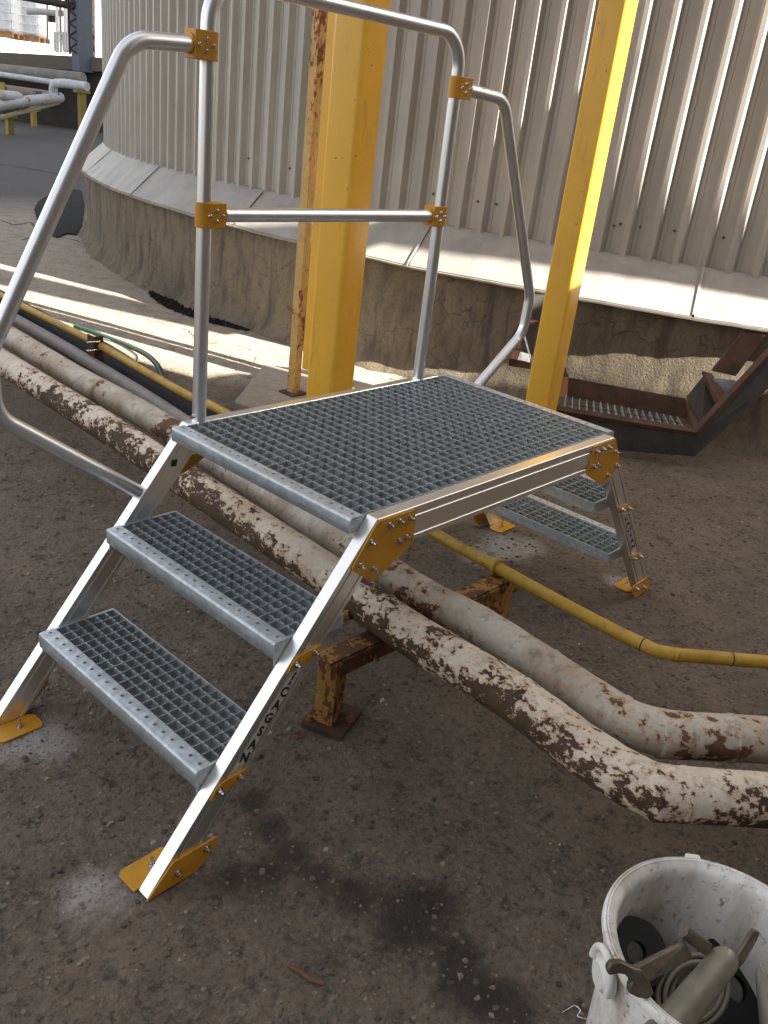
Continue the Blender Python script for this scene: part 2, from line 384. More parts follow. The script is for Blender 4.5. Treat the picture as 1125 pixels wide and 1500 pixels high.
for k, (P, r_) in enumerate(zip(DUST, (.085, .11, .14, .06, .09))):
    rr_ = r_ * .8; o = grit('drilling_dust', 260, (P.x - rr_, P.x + rr_, P.y - rr_, P.y + rr_), .001, .005, CHIPL, .0005, 40 + k)
    tag(o, ['grey drilling dust beside the near front foot plate', 'grey drilling dust round the left front foot plate', 'grey drilling dust in front of the far back foot plate', 'grey drilling dust at the near back foot plate', 'grey dust drifted between the yellow pipe and the far back foot'][k], 'dust')
# ------------------------------------------------------------------ storage tank
TC = Vector((9.622, 3.685, 0)); RC = 6.722; RF = 6.772; RL = 6.52; ZF = .634; ZC = .817; TOP = 19.0
def tp(th, r, z): return Vector((TC.x + r * cos(radians(th)), TC.y + r * sin(radians(th)), z))
tank = empty('storage_tank', TC, 'round tank clad in beige ribbed sheet on a concrete ring', 'storage tank')
# concrete ring with a rough face
m = MB(); zs = [-.2, 0, .06, .12, .18, .24, .30, .36, .42, .48, .54, .60, .64, .68]
ths = [120 + i * .25 for i in range(int(110 / .25) + 1)]; ths += [230 + i * 5 for i in range(1, 51)]
nt_ = len(ths); vs = []
for z in zs:
    for t in ths:
        p = tp(t, 1, z); fine = 120 <= t <= 230
        r = RC + ((.012 * noise.noise(Vector((t * .35, z * 3, 0))) + .006 * noise.noise(Vector((t * 1.6, z * 12, 5)))) if fine else 0)
        r += max(0, .09 - z) * .8 * (1 + .6 * noise.noise(Vector((t * .5, z, 8)))) if z >= 0 else .10
        if z > .65: r = RL - .1
        vs.append(tp(t, r, z))
fs = [(j * nt_ + i, j * nt_ + (i + 1) % nt_, (j + 1) * nt_ + (i + 1) % nt_, (j + 1) * nt_ + i) for j in range(len(zs) - 1) for i in range(nt_)]
m.add(vs, fs, True); m.obj('concrete_ring', CONC, tank)
# cladding sheets of six ribs
P0 = 190.41; ST = 1.165; HR = .036
def cladding(t0, n, detail=True):
    m = MB(); prof = []
    for k in range(n):
        c = t0 + k * ST
        w = degrees_w = ST
        prof += [(c - .56, 0), (c - .24, 0), (c - .13, HR), (c + .07, HR), (c + .27, 0), (c + .40, 0), (c + .41, .003), (c + .44, .003), (c + .45, 0)]
    prof.append((t0 + (n - 1) * ST + .615, 0))
    zz = [ZC, 3.0, 6.0, 9.0, TOP]
    L = len(prof); vs = [tp(a, RL + h, z) for z in zz for a, h in prof]
    fs = [(j * L + i, (j + 1) * L + i, (j + 1) * L + i + 1, j * L + i + 1) for j in range(len(zz) - 1) for i in range(L - 1)]
    fs = [f[::-1] for f in fs]
    # folded bottom edge thickness
    n0 = len(vs); vs += [tp(a, RL + h - .012, ZC) for a, h in prof]; vs += [tp(a, RL + h - .012, ZC + .3) for a, h in prof]
    fs += [(i, i + 1, n0 + i + 1, n0 + i) for i in range(L - 1)] + [(n0 + i, n0 + i + 1, n0 + L + i + 1, n0 + L + i) for i in range(L - 1)]
    m.add(vs, fs); return m
SCREW = plain('weathered_screw', (.12, .1, .085), .5, .6)
start = P0 - 46 * ST; k = 0; panels = []
while start + k * ST < P0 + 26 * ST:
    o = cladding(start + k * ST, 6).obj('cladding_sheet', CLAD, tank); panels.append((start + k * ST, o)); k += 6
o = MB(); vs = []; a0 = start + k * ST - .56; a1 = start - .56 + 360
seg = 90; o.add([tp(a0 + (a1 - a0) * i / seg, RL, z) for z in (ZC, TOP) for i in range(seg + 1)], [(i, i + 1, seg + 2 + i, seg + 1 + i) for i in range(seg)], True)
o.obj('rear_cladding', CLAD, tank)
o = MB(); o.add([tp(a * 4, RL, TOP) for a in range(90)] + [tp(0, 0, TOP + 1.2)], [(i, (i + 1) % 90, 90) for i in range(90)]); o.obj('roof', CLAD, tank)
for (u, v) in [(909, 328), (913, 333), (938, 332), (988, 338), (1060, 348), (635, 284), (700, 295), (727, 299), (774, 308), (602, 326), (663, 338), (704, 340), (823, 361), (265, 175), (371, 233), (388, 238), (417, 245), (272, 213)]:
    d = ray(u, v); oc = CAM - TC; A = d.x ** 2 + d.y ** 2; B = 2 * (oc.x * d.x + oc.y * d.y); Cc = oc.x ** 2 + oc.y ** 2 - (RL) ** 2; q = B * B - 4 * A * Cc
    if q < 0: continue
    t = (-B - math.sqrt(q)) / (2 * A); P = CAM + d * t; th = math.degrees(math.atan2(P.y - TC.y, P.x - TC.x)) % 360
    ph = (th - P0 + .55) % ST - .55
    if abs(ph) < .36: th += .42 if ph > 0 else -.42
    sh = [o for a, o in panels if a - .56 <= th < a + 6 * ST - .56]
    if not sh: continue
    mm = MB(); mm.cyl(tp(th, RL - .001, P.z), tp(th, RL + .006, P.z), .0075, 8); mm.obj('screw', SCREW, sh[0])
# sloping flashing with a slightly wavy lower edge and a ribbed foam strip under it
FOAM = plain('ribbed_foam_strip', (.42, .38, .33), .8)
seams = [133, 145.5, 157.5, 169.3, 181, 192.45, 205.6, 218, 231]
for a, b in zip(seams, seams[1:]):
    n = 60; m = MB(); vs = []
    for i in range(n + 1):
        t = a + .05 + (b - a - .1) * i / n
        w = .010 * noise.noise(Vector((t * .22, 0, 0))) + .004 * noise.noise(Vector((t * .9, 2, 0)))
        for r, z in ((RL - .01, ZC + .035), (RL + .022, ZC + .03), (RF + w, ZF + w * .8), (RF + w - .002, ZF - .014 + w * .8), (RF + w - .012, ZF - .013 + w * .8), (RF - .012 + w, ZF - .003 + w * .8), (RL + .01, ZC + .015)):
            vs.append(tp(t, r, z))
    fs = [(i * 7 + j, i * 7 + j + 1, (i + 1) * 7 + j + 1, (i + 1) * 7 + j) for i in range(n) for j in range(6)]
    m.add(vs, fs); m.add([vs[j] for j in range(7)], [tuple(range(7))]); m.add([vs[n * 7 + j] for j in range(7)], [tuple(range(6, -1, -1))])
    fl = m.obj('flashing_sheet', FLASH, tank)
    m = MB(); t = b - .05
    m.prism([tp(t, RL + .03, ZC + .034), tp(t, RF, ZF + .006), tp(t + .12, RF, ZF + .006), tp(t + .12, RL + .03, ZC + .034)], (0, 0, .004)); m.obj('seam_lap', FLASH, fl)
m = MB()
for i in range(1000):
    t = 150 + i * .07
    w = .010 * noise.noise(Vector((t * .22, 0, 0))) + .004 * noise.noise(Vector((t * .9, 2, 0)))
    c = tp(t, RF + w + .003, ZF - .012 + w * .8); R = Matrix.Rotation(radians(t), 3, 'Z')
    m.box(c, (.008, .0045, .012), M=R)
tag(m.obj('ribbed_edge_strip', FOAM, tank), kind='stuff')

# ------------------------------------------------------------------ unseen shade walls added behind the camera; gaps and bars shape the sun bands
BY = -5.0
bl = empty('shade_walls', (0, BY, 0), 'unseen grey walls added behind the camera to shade the steps', 'building')
BW = plain('shade_wall_grey', (.13, .11, .09), .9)
m = MB(); m.box((-3.58, BY - .2, 7.5), (14.84, .3, 15)); m.obj('wall', BW, bl)
m = MB(); m.prism([(x, BY - .05, z) for x, z in ((3.841, 0), (3.841, 6.2), (4.12, 6.2), (4.12, 5.62), (4.80, 5.8), (4.85, 5.62), (4.89, 5.42), (4.95, 5.17), (4.99, 4.95), (5.09, 4.70), (20, 4.70), (20, 0))], (0, -.3, 0)); m.obj('wall', BW, bl)
m = MB(); m.box((11.92, BY - .2, 12.1), (16.15, .3, 5.8)); m.obj('wall', BW, bl)
m = MB(); m.prism([(x, BY, z) for x, z in ((4.72, 6.72), (4.98, 6.72), (4.98, 6.9), (4.90, 8.3), (4.78, 9.3), (4.40, 9.3), (4.48, 8.3), (4.70, 6.9))], (0, .08, 0)); m.obj('shadow_bar', DARKST, bl)  # added bars that cast the dark stripes on the pavement
m = MB(); m.prism([(x, BY, z) for x, z in ((5.30, 8.2), (5.52, 8.2), (5.45, 9.3), (5.18, 9.3))], (0, .08, 0)); m.obj('shadow_bar', DARKST, bl)
m = MB(); m.tube(smooth([(4.985, BY, 6.85), (4.99, BY, 6.5), (5.03, BY, 6.1), (5.09, BY, 5.8), (5.165, BY, 5.5), (5.25, BY, 5.2), (5.37, BY, 4.8)], 5), .092, 12); m.obj('bent_shadow_bar', DARKST, bl)  # added bent bar that shades the lower cladding
shade_cyl = empty('shade_cylinder', (17, 10, 0), 'unseen cylinder added behind the tank to shade the far yard', 'storage tank')
m = MB(); m.cyl((17, 10, 0), (17, 10, 20), 5, 64); m.obj('shell', plain('shade_cylinder_grey', (.4, .38, .35), .5), shade_cyl)  # added out of sight to keep sun off the far yard

# ------------------------------------------------------------------ yellow columns and posts
def column(name, x, y, w, ang, h, mat, label, cat, r=.014):
    root = empty(name, (x, y, 0), label, cat)
    m = MB(); c, s_ = cos(ang), sin(ang); e1 = Vector((-s_, c, 0)); e2 = Vector((c, s_, 0)); o = Vector((x, y, 0)) + (e1 + e2) * (w / 2)
    pts = []
    for sx_, sy_, a0 in ((1, 1, 0), (-1, 1, 90), (-1, -1, 180), (1, -1, 270)):
        for k in range(6):
            a = radians(a0 + k * 18); pts.append(o + e2 * (sx_ * (w / 2 - r) + r * cos(a)) + e1 * (sy_ * (w / 2 - r) + r * sin(a)))
    n = len(pts); vs = [p + Vector((0, 0, z)) for z in (.01, h) for p in pts]
    m.add(vs, [(i, (i + 1) % n, (i + 1) % n + n, i + n) for i in range(n)], True); m.add(vs[n:], [tuple(range(n))])
    m.obj('shaft', mat, root)
    m = MB(); m.box(o + Vector((0, 0, .088 if w > .15 else .01)), (w + .1, w + .1, .012), ang); m.obj('base_plate', mat, root, .002)
    return root
column('yellow_column', 1.886, 1.606, .16, .124, 7, YCOL, 'thick yellow square column left of centre behind the platform', 'column', .022)
column('yellow_column', 2.641, .959, .12, .144, 7, YCOL, 'slimmer yellow square column with blazing sunlit right side', 'column', .012)
PEELD = m_peel('rusting_pale_yellow_paint', (.66, .42, .14), (.15, .06, .03), .555, 24, (1, 1, .6), (.5, .24, .08), None, .3)
# rusty channel post
c = onz(425, 577, .08); root = empty('channel_post', c, 'flaking yellow channel post with rust on the footing', 'post')
m = MB(); m.prism([c + Vector(v) for v in ((0, .024, 0), (.0, -.024, 0), (.04, -.024, 0), (.04, -.018, 0), (.006, -.018, 0), (.006, .018, 0), (.04, .018, 0), (.04, .024, 0))], (0.0, 0, 6.5)); m.obj('shaft', PEELD, root)
m = MB(); m.box(c + Vector((.02, 0, .005)), (.1, .1, .008)); m.obj('base_plate', RUST, root)
c = onz(446, 541, .06); root = empty('flat_post', c, 'sunlit narrow yellow post behind the thick column', 'post')
m = MB(); m.box(c + Vector((.03, 0, 3.2)), (.055, .05, 6.4), .12); m.obj('shaft', YCOL, root, .002)
# footing slab under them
a = onz(343, 588, .08); b = onz(387, 533, .08); d = (onz(445, 541, .08) - b); d.z = 0; d.normalize(); L_ = 1.0
m = MB(); m.prism([Vector((p.x, p.y, -.05)) for p in (a, Vector((1.78, 1.52, 0)), Vector((2.3, 1.42, 0)), a + d * L_, b + d * L_, b)], (0, 0, .13))
tag(m.obj('concrete_footing', SLABM, None, .006), 'low pale concrete footing under the thick column and channel post', 'footing')

# ------------------------------------------------------------------ STEP-OVER PLATFORM
Gx, Rz, H1, D, XL, S0, T, WD = .176, .217, .216, .1877, 1.3821, .0464, .0287, .6
Hp = H1 + 2 * Rz; MX = (2 * Gx + XL) / 2; HW = .0755
def sx(z): return S0 + (z - H1) * Gx / Rz
plat = empty('step_over_platform', (0, 0, 0), 'aluminium step-over platform with grated treads and a tube guardrail', 'platform steps')
def mir(p): return Vector((2 * MX - p[0], p[1], p[2]))
def flipx(m):
    n = MB(); n.v = [tuple(mir(p)) for p in m.v]; n.f = [tuple(reversed(f)) for f in m.f]; n.sm = m.sm[:]; return n
# grooved section: (u along depth 0..1, v outward from 0 (inner face) to T)
def section():
    g = []; dg = .0075
    pts = [(0, 0)]
    for a in (.2, .78): pts += [(a, 0), (a + .01, .0018), (a + .05, .0018), (a + .06, 0)]
    pts += [(1, 0), (1, T)]
    for a in (.84, .27): pts += [(a, T), (a, T - dg), (a - .045, T - dg), (a - .045, T)]
    pts += [(0, T)]; return pts
SEC = section()
def extr(p0, p1):           # p0(u), p1(u) give (x, z) of the two ends; y from inner face outward to -y
    m = MB(); n = len(SEC); vs = []
    for f in (p0, p1):
        for u, v in SEC:
            x, z = f(u); vs.append((x, -v, z))
    m.add(vs, [(i, i + n, (i + 1) % n + n, (i + 1) % n) for i in range(n)] + [tuple(range(n)), tuple(range(2 * n - 1, n - 1, -1))]); return m
def mirror_y(m):
    n = MB(); n.v = [(p[0], WD - p[1], p[2]) for p in m.v]; n.f = [tuple(reversed(f)) for f in m.f]; n.sm = m.sm[:]; return n
st = extr(lambda u: (sx(.004) + HW * u, .004), lambda u: (sx(Hp - .08 * u) + HW * u, Hp - .08 * u))
xe = sx(Hp) + .0008; xb = sx(Hp - .08) + HW + .0008
bm_ = extr(lambda u: (2 * MX - (xe + (xb - xe) * u), Hp - .08 * u), lambda u: (xe + (xb - xe) * u, Hp - .08 * u))
stringers = []
for my in (0, 1):
    for fx in (0, 1):
        q = st
        if fx: q = flipx(q)
        if my: q = mirror_y(q)
        stringers.append((my, fx, q.obj('stringer', ALU, plat, .0008, 1)))
beams = []
for my in (0, 1): q = mirror_y(bm_) if my else bm_; beams.append(q.obj('side_beam', ALU, plat, .0008, 1))

# shared bolt mesh, axis +y pointing away at -y
bm0 = MB(); bm0.cyl((0, 0, 0), (0, -.0012, 0), .0078, 14); bm0.cyl((0, -.0012, 0), (0, -.0072, 0), .0058, 6); bm0.cyl((0, -.0072, 0), (0, -.0135, 0), .0033, 8)
BOLTM = bm0.mesh('bolt', BOLT)
bm1 = MB(); bm1.cyl((0, 0, 0), (0, -.0025, 0), .0045, 12, .0036); bm1.cyl((0, -.0025, 0), (0, -.0038, 0), .0036, 12, .002)
BUTTM = bm1.mesh('bolt', BOLT)
def put(name, me, parent, P, rot=(0, 0, 0), sc=1):
    o = bpy.data.objects.new(name, me); COL.objects.link(o); o.parent = parent
    p = parent; off = Vector((0, 0, 0))
    while p is not None: off += p.location; p = p.parent
    o.location = Vector(P) - off; o.rotation_euler = rot; o.scale = (sc, sc, sc); return o
def yplate(poly, y, th, fx, my, name, parent, bolts, bev=.0012, mat=None):
    m = MB(); m.prism([(x, y, z) for x, z in poly], (0, -th, 0))
    if fx: m = flipx(m)
    if my: m = mirror_y(m)
    o = m.obj(name, mat or YCOAT, parent, bev)
    for x, z in bolts:
        P = Vector((x, y - th, z))
        if fx: P = mir(P)
        if my: P = Vector((P.x, WD - P.y, P.z))
        put('bolt', BOLTM, o, P, (0, random.uniform(0, 1), pi if my else 0))
    return o
ga = [(.398 - .002, .6475), (.5097, .6455), (.5175, .566), (.409, .511), (.3985, .5115), (.3375, .556), (.3355, .562)]
gb = [(.432, .631), (.463, .631), (.494, .631), (.383, .606), (.468, .585), (.492, .587), (.357, .561), (.398, .541)]
for my, fx, so_ in stringers:
    yplate(ga, -T - .0005, .004, fx, my, 'gusset_plate', plat, gb)
    # foot bracket
    fb = yplate([(-.129, .0035), (-.075, .060), (-.068, .063), (.030, .063), (.030, .045), (-.016, .0035)], -T - .0005, .004, fx, my, 'foot_bracket', plat, [(-.062, .030), (.004, .048)])
    m = MB(); m.prism([(-.135, .001, .0025), (-.04, .001, .0025), (-.028, .012, .0025), (-.028, .048, .0025), (-.036, .060, .0025), (-.125, .060, .0025), (-.135, .052, .0025)], (0, 0, .0045))
    if fx: m = flipx(m)
    if my: m = mirror_y(m)
    m.obj('base_plate', YCOAT, fb, .0008)
    P = Vector((-.075, .032, .007))
    if fx: P = mir(P)
    if my: P = Vector((P.x, WD - P.y, P.z))
    m = MB(); m.cyl(P, P + Vector((0, 0, .0015)), .008, 14); m.cyl(P + Vector((0, 0, .0015)), P + Vector((0, 0, .008)), .006, 6); m.cyl(P + Vector((0, 0, .008)), P + Vector((0, 0, .020)), .0035, 8); m.obj('anchor_bolt', BOLT, fb)
    # two tread straps
    for zc in (.395, .180):
        x0 = sx(zc); yplate([(x0 - .010 + .002, zc - .019), (x0 + .006, zc + .005), (x0 + .020, zc + .012), (x0 + HW + .004, zc + .016), (x0 + HW + .002, zc - .004), (x0 + .030, zc - .014)], -T - .0005, .003, fx, my, 'tread_strap', plat, [(x0 + .014, zc - .004), (x0 + HW - .014, zc + .004)])

# name plates with lettering on both right stringers
def letter_mesh(ch, size):
    cu = bpy.data.curves.new('t', 'FONT'); cu.body = ch; cu.size = size; cu.align_x = 'CENTER'; cu.align_y = 'CENTER'; cu.extrude = .0002; cu.resolution_u = 3; cu.offset = .0011
    ob = bpy.data.objects.new('t', cu); COL.objects.link(ob); dg = bpy.context.evaluated_depsgraph_get()
    me = bpy.data.meshes.new_from_object(ob.evaluated_get(dg)); bpy.data.objects.remove(ob); bpy.data.curves.remove(cu); return me
def nameplate(fx):
    zc0, zc1 = .372, .205
    hw = .0145
    def pt(z, a):     # a: -1..1 across the plate
        x = sx(z) + HW * .52 + a * hw
        return (2 * MX - x) if fx else x
    m = MB(); poly = [(pt(zc0, -1), -T - .0003, zc0 - .004), (pt(zc0, 1), -T - .0003, zc0 + .004), (pt(zc1, 1), -T - .0003, zc1 + .004), (pt(zc1, -1), -T - .0003, zc1 - .004)]
    m.prism(poly, (0, -.0007, 0)); pl = m.obj('name_plate', PLATE, plat)
    sgn = -1 if fx else 1
    z = zc0 - .012
    rows = [('P', .008), ('T', .008), ('A', .008)] + [(ch, .0235) for ch in 'CAGSAN']
    zz = [.3655, .3580, .3505] + [.3340 - i * .0225 for i in range(6)]
    if fx: rows = rows[3:]; zz = [.355 - i * .025 for i in range(6)]
    a = math.atan2(Gx, Rz) * .75
    lm = MB()
    for (ch, s_), z in zip(rows, zz):
        me = letter_mesh(ch, s_ * 1.22); ca, sa = cos(-sgn * a * .9), sin(-sgn * a * .9); cx = pt(z, 0)
        vs = [(cx + (v.co.x * ca - v.co.y * sa), -T - .0013 - v.co.z, z + (v.co.x * sa + v.co.y * ca)) for v in me.vertices]
        lm.add(vs, [tuple(p.vertices) for p in me.polygons]); bpy.data.meshes.remove(me)
    lm.obj('lettering', LETTER, pl)
nameplate(0); nameplate(1)
# little green inspection sticker on the inner face of the left stringer
GST = plain('green_sticker', (.01, .13, .04), .4)
P = Vector((sx(.56) + HW * .42, WD - .0006, .56)); m = MB(); m.prism([(P.x - .009, P.y, P.z - .008), (P.x + .007, P.y, P.z - .009), (P.x + .010, P.y, P.z + .008), (P.x - .007, P.y, P.z + .008)], (0, -.0004, 0)); stk = m.obj('green_sticker', GST, [s for a, b, s in stringers if a == 1 and b == 0][0])
m = MB(); y_ = P.y - .0007
m.prism([(P.x - .004, y_, P.z - .005), (P.x - .002, y_, P.z - .006), (P.x + .004, y_, P.z + .004), (P.x + .002, y_, P.z + .005)], (0, -.0003, 0)); m.prism([(P.x - .002, y_, P.z + .005), (P.x - .004, y_, P.z + .003), (P.x + .003, y_, P.z - .005), (P.x + .004, y_, P.z - .003)], (0, -.0003, 0)); m.obj('sticker_print', LETTER, stk)

# gratings -------------------------------------------------------------
def serrated(Lb, h=.024, th=.0032, pitch=.0155, deep=.0052):   # bar along +y starting at 0, top edge z=0
    n = int(round(Lb / pitch)); m = MB(); vs = []; fs = []
    prof = [(0, 0)]
    for i in range(n):
        y0 = Lb * i / n; w = Lb / n
        prof += [(y0 + w * .35, 0), (y0 + w * .5, -deep), (y0 + w * .65, 0)]
    prof.append((Lb, 0)); k = len(prof)
    for x in (-th / 2, th / 2):
        vs += [(x, y, z) for y, z in prof] + [(x, y, -h) for y, z in prof]
    for i in range(k - 1):
        fs += [(i, i + 1, k + i + 1, k + i), (2 * k + i + 1, 2 * k + i, 3 * k + i, 3 * k + i + 1), (i + 1, i, 2 * k + i, 2 * k + i + 1), (k + i, k + i + 1, 3 * k + i + 1, 3 * k + i)]
    m.add(vs, fs); return m
def flatbar(Lb, h=.020, th=.0018):     # along +x
    m = MB(); m.box((Lb / 2, 0, -h / 2), (Lb, th, h)); return m
SER = serrated(WD - .006).mesh('bearing_bar', GRATE)
FL_T = flatbar(D - .036).mesh('cross_bar', GRATE)
def nosing(cell, n, w, h, front=True):      # strip along +y, x 0..w, top at z=0, perforated, front lip down h
    m = MB(); r = cell * .15; 
    for i in range(n):
        cy = (i + .5) * cell; cx = w * .52; oc = [(cx + r * cos(pi / 8 + k * pi / 4), cy + r * sin(pi / 8 + k * pi / 4)) for k in range(8)]
        y0, y1 = i * cell, (i + 1) * cell
        sq = [(w, (y0 + y1) / 2 + .0), (w, y1), ((w * .5), y1), (0, y1), (0, cy), (0, y0), (w * .5, y0), (w, y0)]
        out = [(w, cy + cell * .2), (w * .6, y1), (w * .35, y1), (0, cy + cell * .2), (0, cy - cell * .2), (w * .35, y0), (w * .6, y0), (w, cy - cell * .2)]
        vs = [(x, y, 0) for x, y in out] + [(x, y, 0.0008) for x, y in oc] + [(cx + (x - cx) * .8, cy + (y - cy) * .8, -.004) for x, y in oc]
        fs = [(k, (k + 1) % 8, (k + 1) % 8 + 8, k + 8) for k in range(8)] + [(k + 8, (k + 1) % 8 + 8, (k + 1) % 8 + 16, k + 16) for k in range(8)]
        cor = [(w, y1, 0), (0, y1, 0), (0, y0, 0), (w, y0, 0)]; n0 = len(vs); vs += cor
        fs += [(0, n0, 1), (2, n0 + 1, 3), (4, n0 + 2, 5), (6, n0 + 3, 7)]
        m.add(vs, fs)
    Ln = n * cell; b = .0055
    prof = [(0, 0), (-b * .38, -b * .08), (-b * .7, -b * .3), (-b * .92, -b * .62), (-b, -b), (-b, -h), (.0, -h), (.0, -.003)]
    k = len(prof); vs = [(x, y, z) for y in (0, Ln) for x, z in prof]
    m.add(vs, [(i, i + 1, k + i + 1, k + i) for i in range(k - 1)], True); m.add(vs[:k], [tuple(range(k))]); m.add(vs[k:], [tuple(range(k - 1, -1, -1))])
    return m
NT = 20; NOS_T = nosing(WD / NT, NT, .030, .036).mesh('nosing', GALV); NOS_P = nosing(WD / NT, NT, .030, .032).mesh('nosing', GALV)
def tread(k, fx):
    z = H1 + k * Rz; x0 = k * Gx + .0035
    m = MB()
    for y in (.0012, WD - .0052):      # end plates, deeper at the front and tapering back
        m.prism([(x0, y, z - .001), (x0, y, z - .055), (x0 + .012, y, z - .062), (x0 + .05, y, z - .040), (x0 + D - .004, y, z - .030), (x0 + D - .004, y, z - .001)], (0, .004, 0))
    m.box((x0 + D - .0055, WD / 2, z - .016), (.003, WD - .012, .030)); m.box((x0 + .032, WD / 2, z - .015), (.003, WD - .012, .026))
    if fx: m = flipx(m)
    t = m.obj('tread', GALV, plat)
    def pp(x, y, zz): return mir((x, y, zz)) if fx else Vector((x, y, zz))
    ang = pi if fx else 0
    put('nosing', NOS_T, t, pp(x0, WD if fx else 0, z), (0, 0, ang))
    for i in range(5):
        x = x0 + .032 + (D - .038) * (i + 1) / 6
        put('bearing_bar', SER, t, pp(x, WD - .003 if fx else .003, z - .0006), (0, 0, ang))
    for i in range(NT + 1):
        y = .006 + (WD - .012) * i / NT
        put('cross_bar', FL_T, t, pp(x0 + .031, y, z - .0012), (0, 0, ang))
    return t
for fx in (0, 1):
    for k in (0, 1): tread(k, fx)
PX0 = 2 * Gx + .0035; PX1 = 2 * MX - PX0; FL_P = flatbar(PX1 - PX0 - .058).mesh('cross_bar', GRATE)
m = MB()
for x in (PX0 + .0315, PX1 - .0315): m.box((x, WD / 2, Hp - .015), (.003, WD - .006, .026))
for y in (.0025, WD - .0025): m.box((MX, y, Hp - .015), (PX1 - PX0, .003, .027))
m.prism([(PX0, .0045, Hp - .001), (PX0, .0045, Hp - .034), (PX0 + .03, .0045, Hp - .034), (PX0 + .03, .0045, Hp - .001)], (0, .002, 0))
dk = m.obj('deck_grating', GALV, plat)
put('nosing', NOS_P, dk, (PX0, 0, Hp + .0015)); put('nosing', NOS_P, dk, (PX1, WD, Hp + .0015), (0, 0, pi))
for i in range(30):
    x = PX0 + .032 + (PX1 - PX0 - .064) * (i + 1) / 31
    put('bearing_bar', SER, dk, (x, .003, Hp + .0008))
for i in range(NT + 1):
    y = .006 + (WD - .012) * i / NT
    put('cross_bar', FL_P, dk, (PX0 + .029, y, Hp + .0002))

# guardrail -------------------------------------------------------------
YR = WD + T / 2 + .0005; RT = .0168
XA, XB = .4385, 2 * MX - .4385 - .02; XB = 1.2545
m = MB(); m.tube(fillet([(XA, YR, Hp - .05), (XA, YR, 1.588), (XB, YR, 1.588), (XB, YR, Hp - .05)], .085, 12), RT, 24); m.obj('guard_hoop', ALUT, plat)
m = MB(); m.tube([(XA + .02, YR, 1.1295), (XB - .02, YR, 1.1295)], RT * .97, 24); m.obj('mid_rail', ALUT, plat)
def siderail(fx):
    pts = [(XA - .018, 1.462), (.262, 1.450), (-.052, .865), (-.045, .700), (.268, .497)]
    pts = [(XA - .018, 1.462), (.255, 1.452), (-.062, .868), (-.057, .742), (.268, .500)]
    P = [Vector((x, YR, z)) for x, z in pts]
    if fx: P = [mir(p) for p in P]; P[0].x = XB + .018
    m = MB(); m.tube(fillet(P, .075, 10), RT, 24); m.obj('side_rail', ALUT, plat)
siderail(0); siderail(1)
def clamp(x, z, d):      # wraps the post, reaches along d (+1 to +x, -1 to -x)
    m = MB(); ro = RT + .0035; L = .046; h = .027; pts = []
    for k in range(13):
        a = pi / 2 + pi * k / 12; pts.append((x + d * ro * cos(a), YR + ro * sin(a)))
    pts += [(x + d * L, YR - ro)] + [(x + d * (L), YR + ro)]
    vs = [(px, py, z + s_ * h) for s_ in (-1, 1) for px, py in pts]; n = len(pts)
    fs = [(i, (i + 1) % n, (i + 1) % n + n, i + n) for i in range(n)] + [tuple(range(n - 1, -1, -1)), tuple(range(n, 2 * n))]
    if d < 0: fs = [tuple(reversed(f)) for f in fs]
    m.add(vs, fs); o = m.obj('clamp', YCOAT, plat, .0012)
    m = MB(); m.cyl((x + d * (L - .001), YR, z), (x + d * (L + .004), YR, z), RT + .003, 24); m.obj('collar', YCOAT, o)
    for dx, dz in ((.036, 0), (.019, .011), (.019, -.011), (.002, 0)): put('bolt', BUTTM, o, (x + d * dx, YR - ro - .0002, z + dz), (0, 0, 0), 1.15)
clamp(XA, 1.462, -1); clamp(XB, 1.462, 1); clamp(XA, 1.1295, 1); clamp(XB, 1.1295, -1)
m = MB(); m.cyl((XA - .022, YR, Hp + .012), (XA + .0, YR, Hp + .012), .006, 10); m.obj('post_screw', BOLT, plat)

# ------------------------------------------------------------------ pipes on the ground
def pipe_path(px, z): return [onz(u, v, z) for u, v in px]
A_ = pipe_path([(0, 529), (149, 622), (214, 665), (319, 735), (463, 830), (600, 927), (745, 1016), (860, 1102), (940, 1150), (1000, 1164), (1125, 1172)], .255)
A_ = [A_[0] + (A_[0] - A_[1]).normalized() * 9] + A_ + [A_[-1] + (A_[-1] - A_[-2]).normalized() * 2.5]
def lumpy(r, amp, seed): return lambda i, a: r * (1 + amp * noise.noise(Vector((i * .35, cos(a) * 1.5, sin(a) * 1.5 + seed))))
root = empty('scabby_pipe', A_[4], 'front ground pipe with badly flaking cream paint over brown rust', 'pipe')
m = MB(); m.tube(smooth(A_, 14), .053, 40, rfun=lumpy(.053, .035, 0)); m.obj('pipe_body', PEELA, root)
B_ = pipe_path([(21, 498), (110, 552), (220, 613), (400, 728), (600, 862), (700, 916), (800, 981), (880, 1034), (930, 1062), (1000, 1077), (1125, 1084)], .253)
B_ = [B_[0] + (B_[0] - B_[1]).normalized() * 9] + B_ + [B_[-1] + (B_[-1] - B_[-2]).normalized() * 2.5]
rootb = empty('whitewashed_pipe', B_[4], 'rear ground pipe with chipped whitewash and rust streaks', 'pipe')
sb = smooth(B_, 14)
m = MB(); m.tube(sb, .050, 40, rfun=lumpy(.050, .025, 7)); m.obj('pipe_body', PEELB, rootb)
def ring_on(path, i, r, w, mat, parent, name):
    t = (path[i + 1] - path[i - 1]).normalized(); m = MB(); m.tube([path[i] - t * w, path[i] - t * w * .5, path[i] + t * w * .5, path[i] + t * w], r, 40, rfun=lambda k, a: r if k in (1, 2) else r - .0025); return m.obj(name, mat, parent)
def nearest(path, P): return min(range(1, len(path) - 1), key=lambda i: (path[i] - P).length)
for u, v in ((905, 1050), (1010, 1078), (1062, 1081), (330, 683), (800, 981)):
    ring_on(sb, nearest(sb, onz(u, v, .253)), .0522, .006, PEELB, rootb, 'weld_band')
sa = smooth(A_, 14)
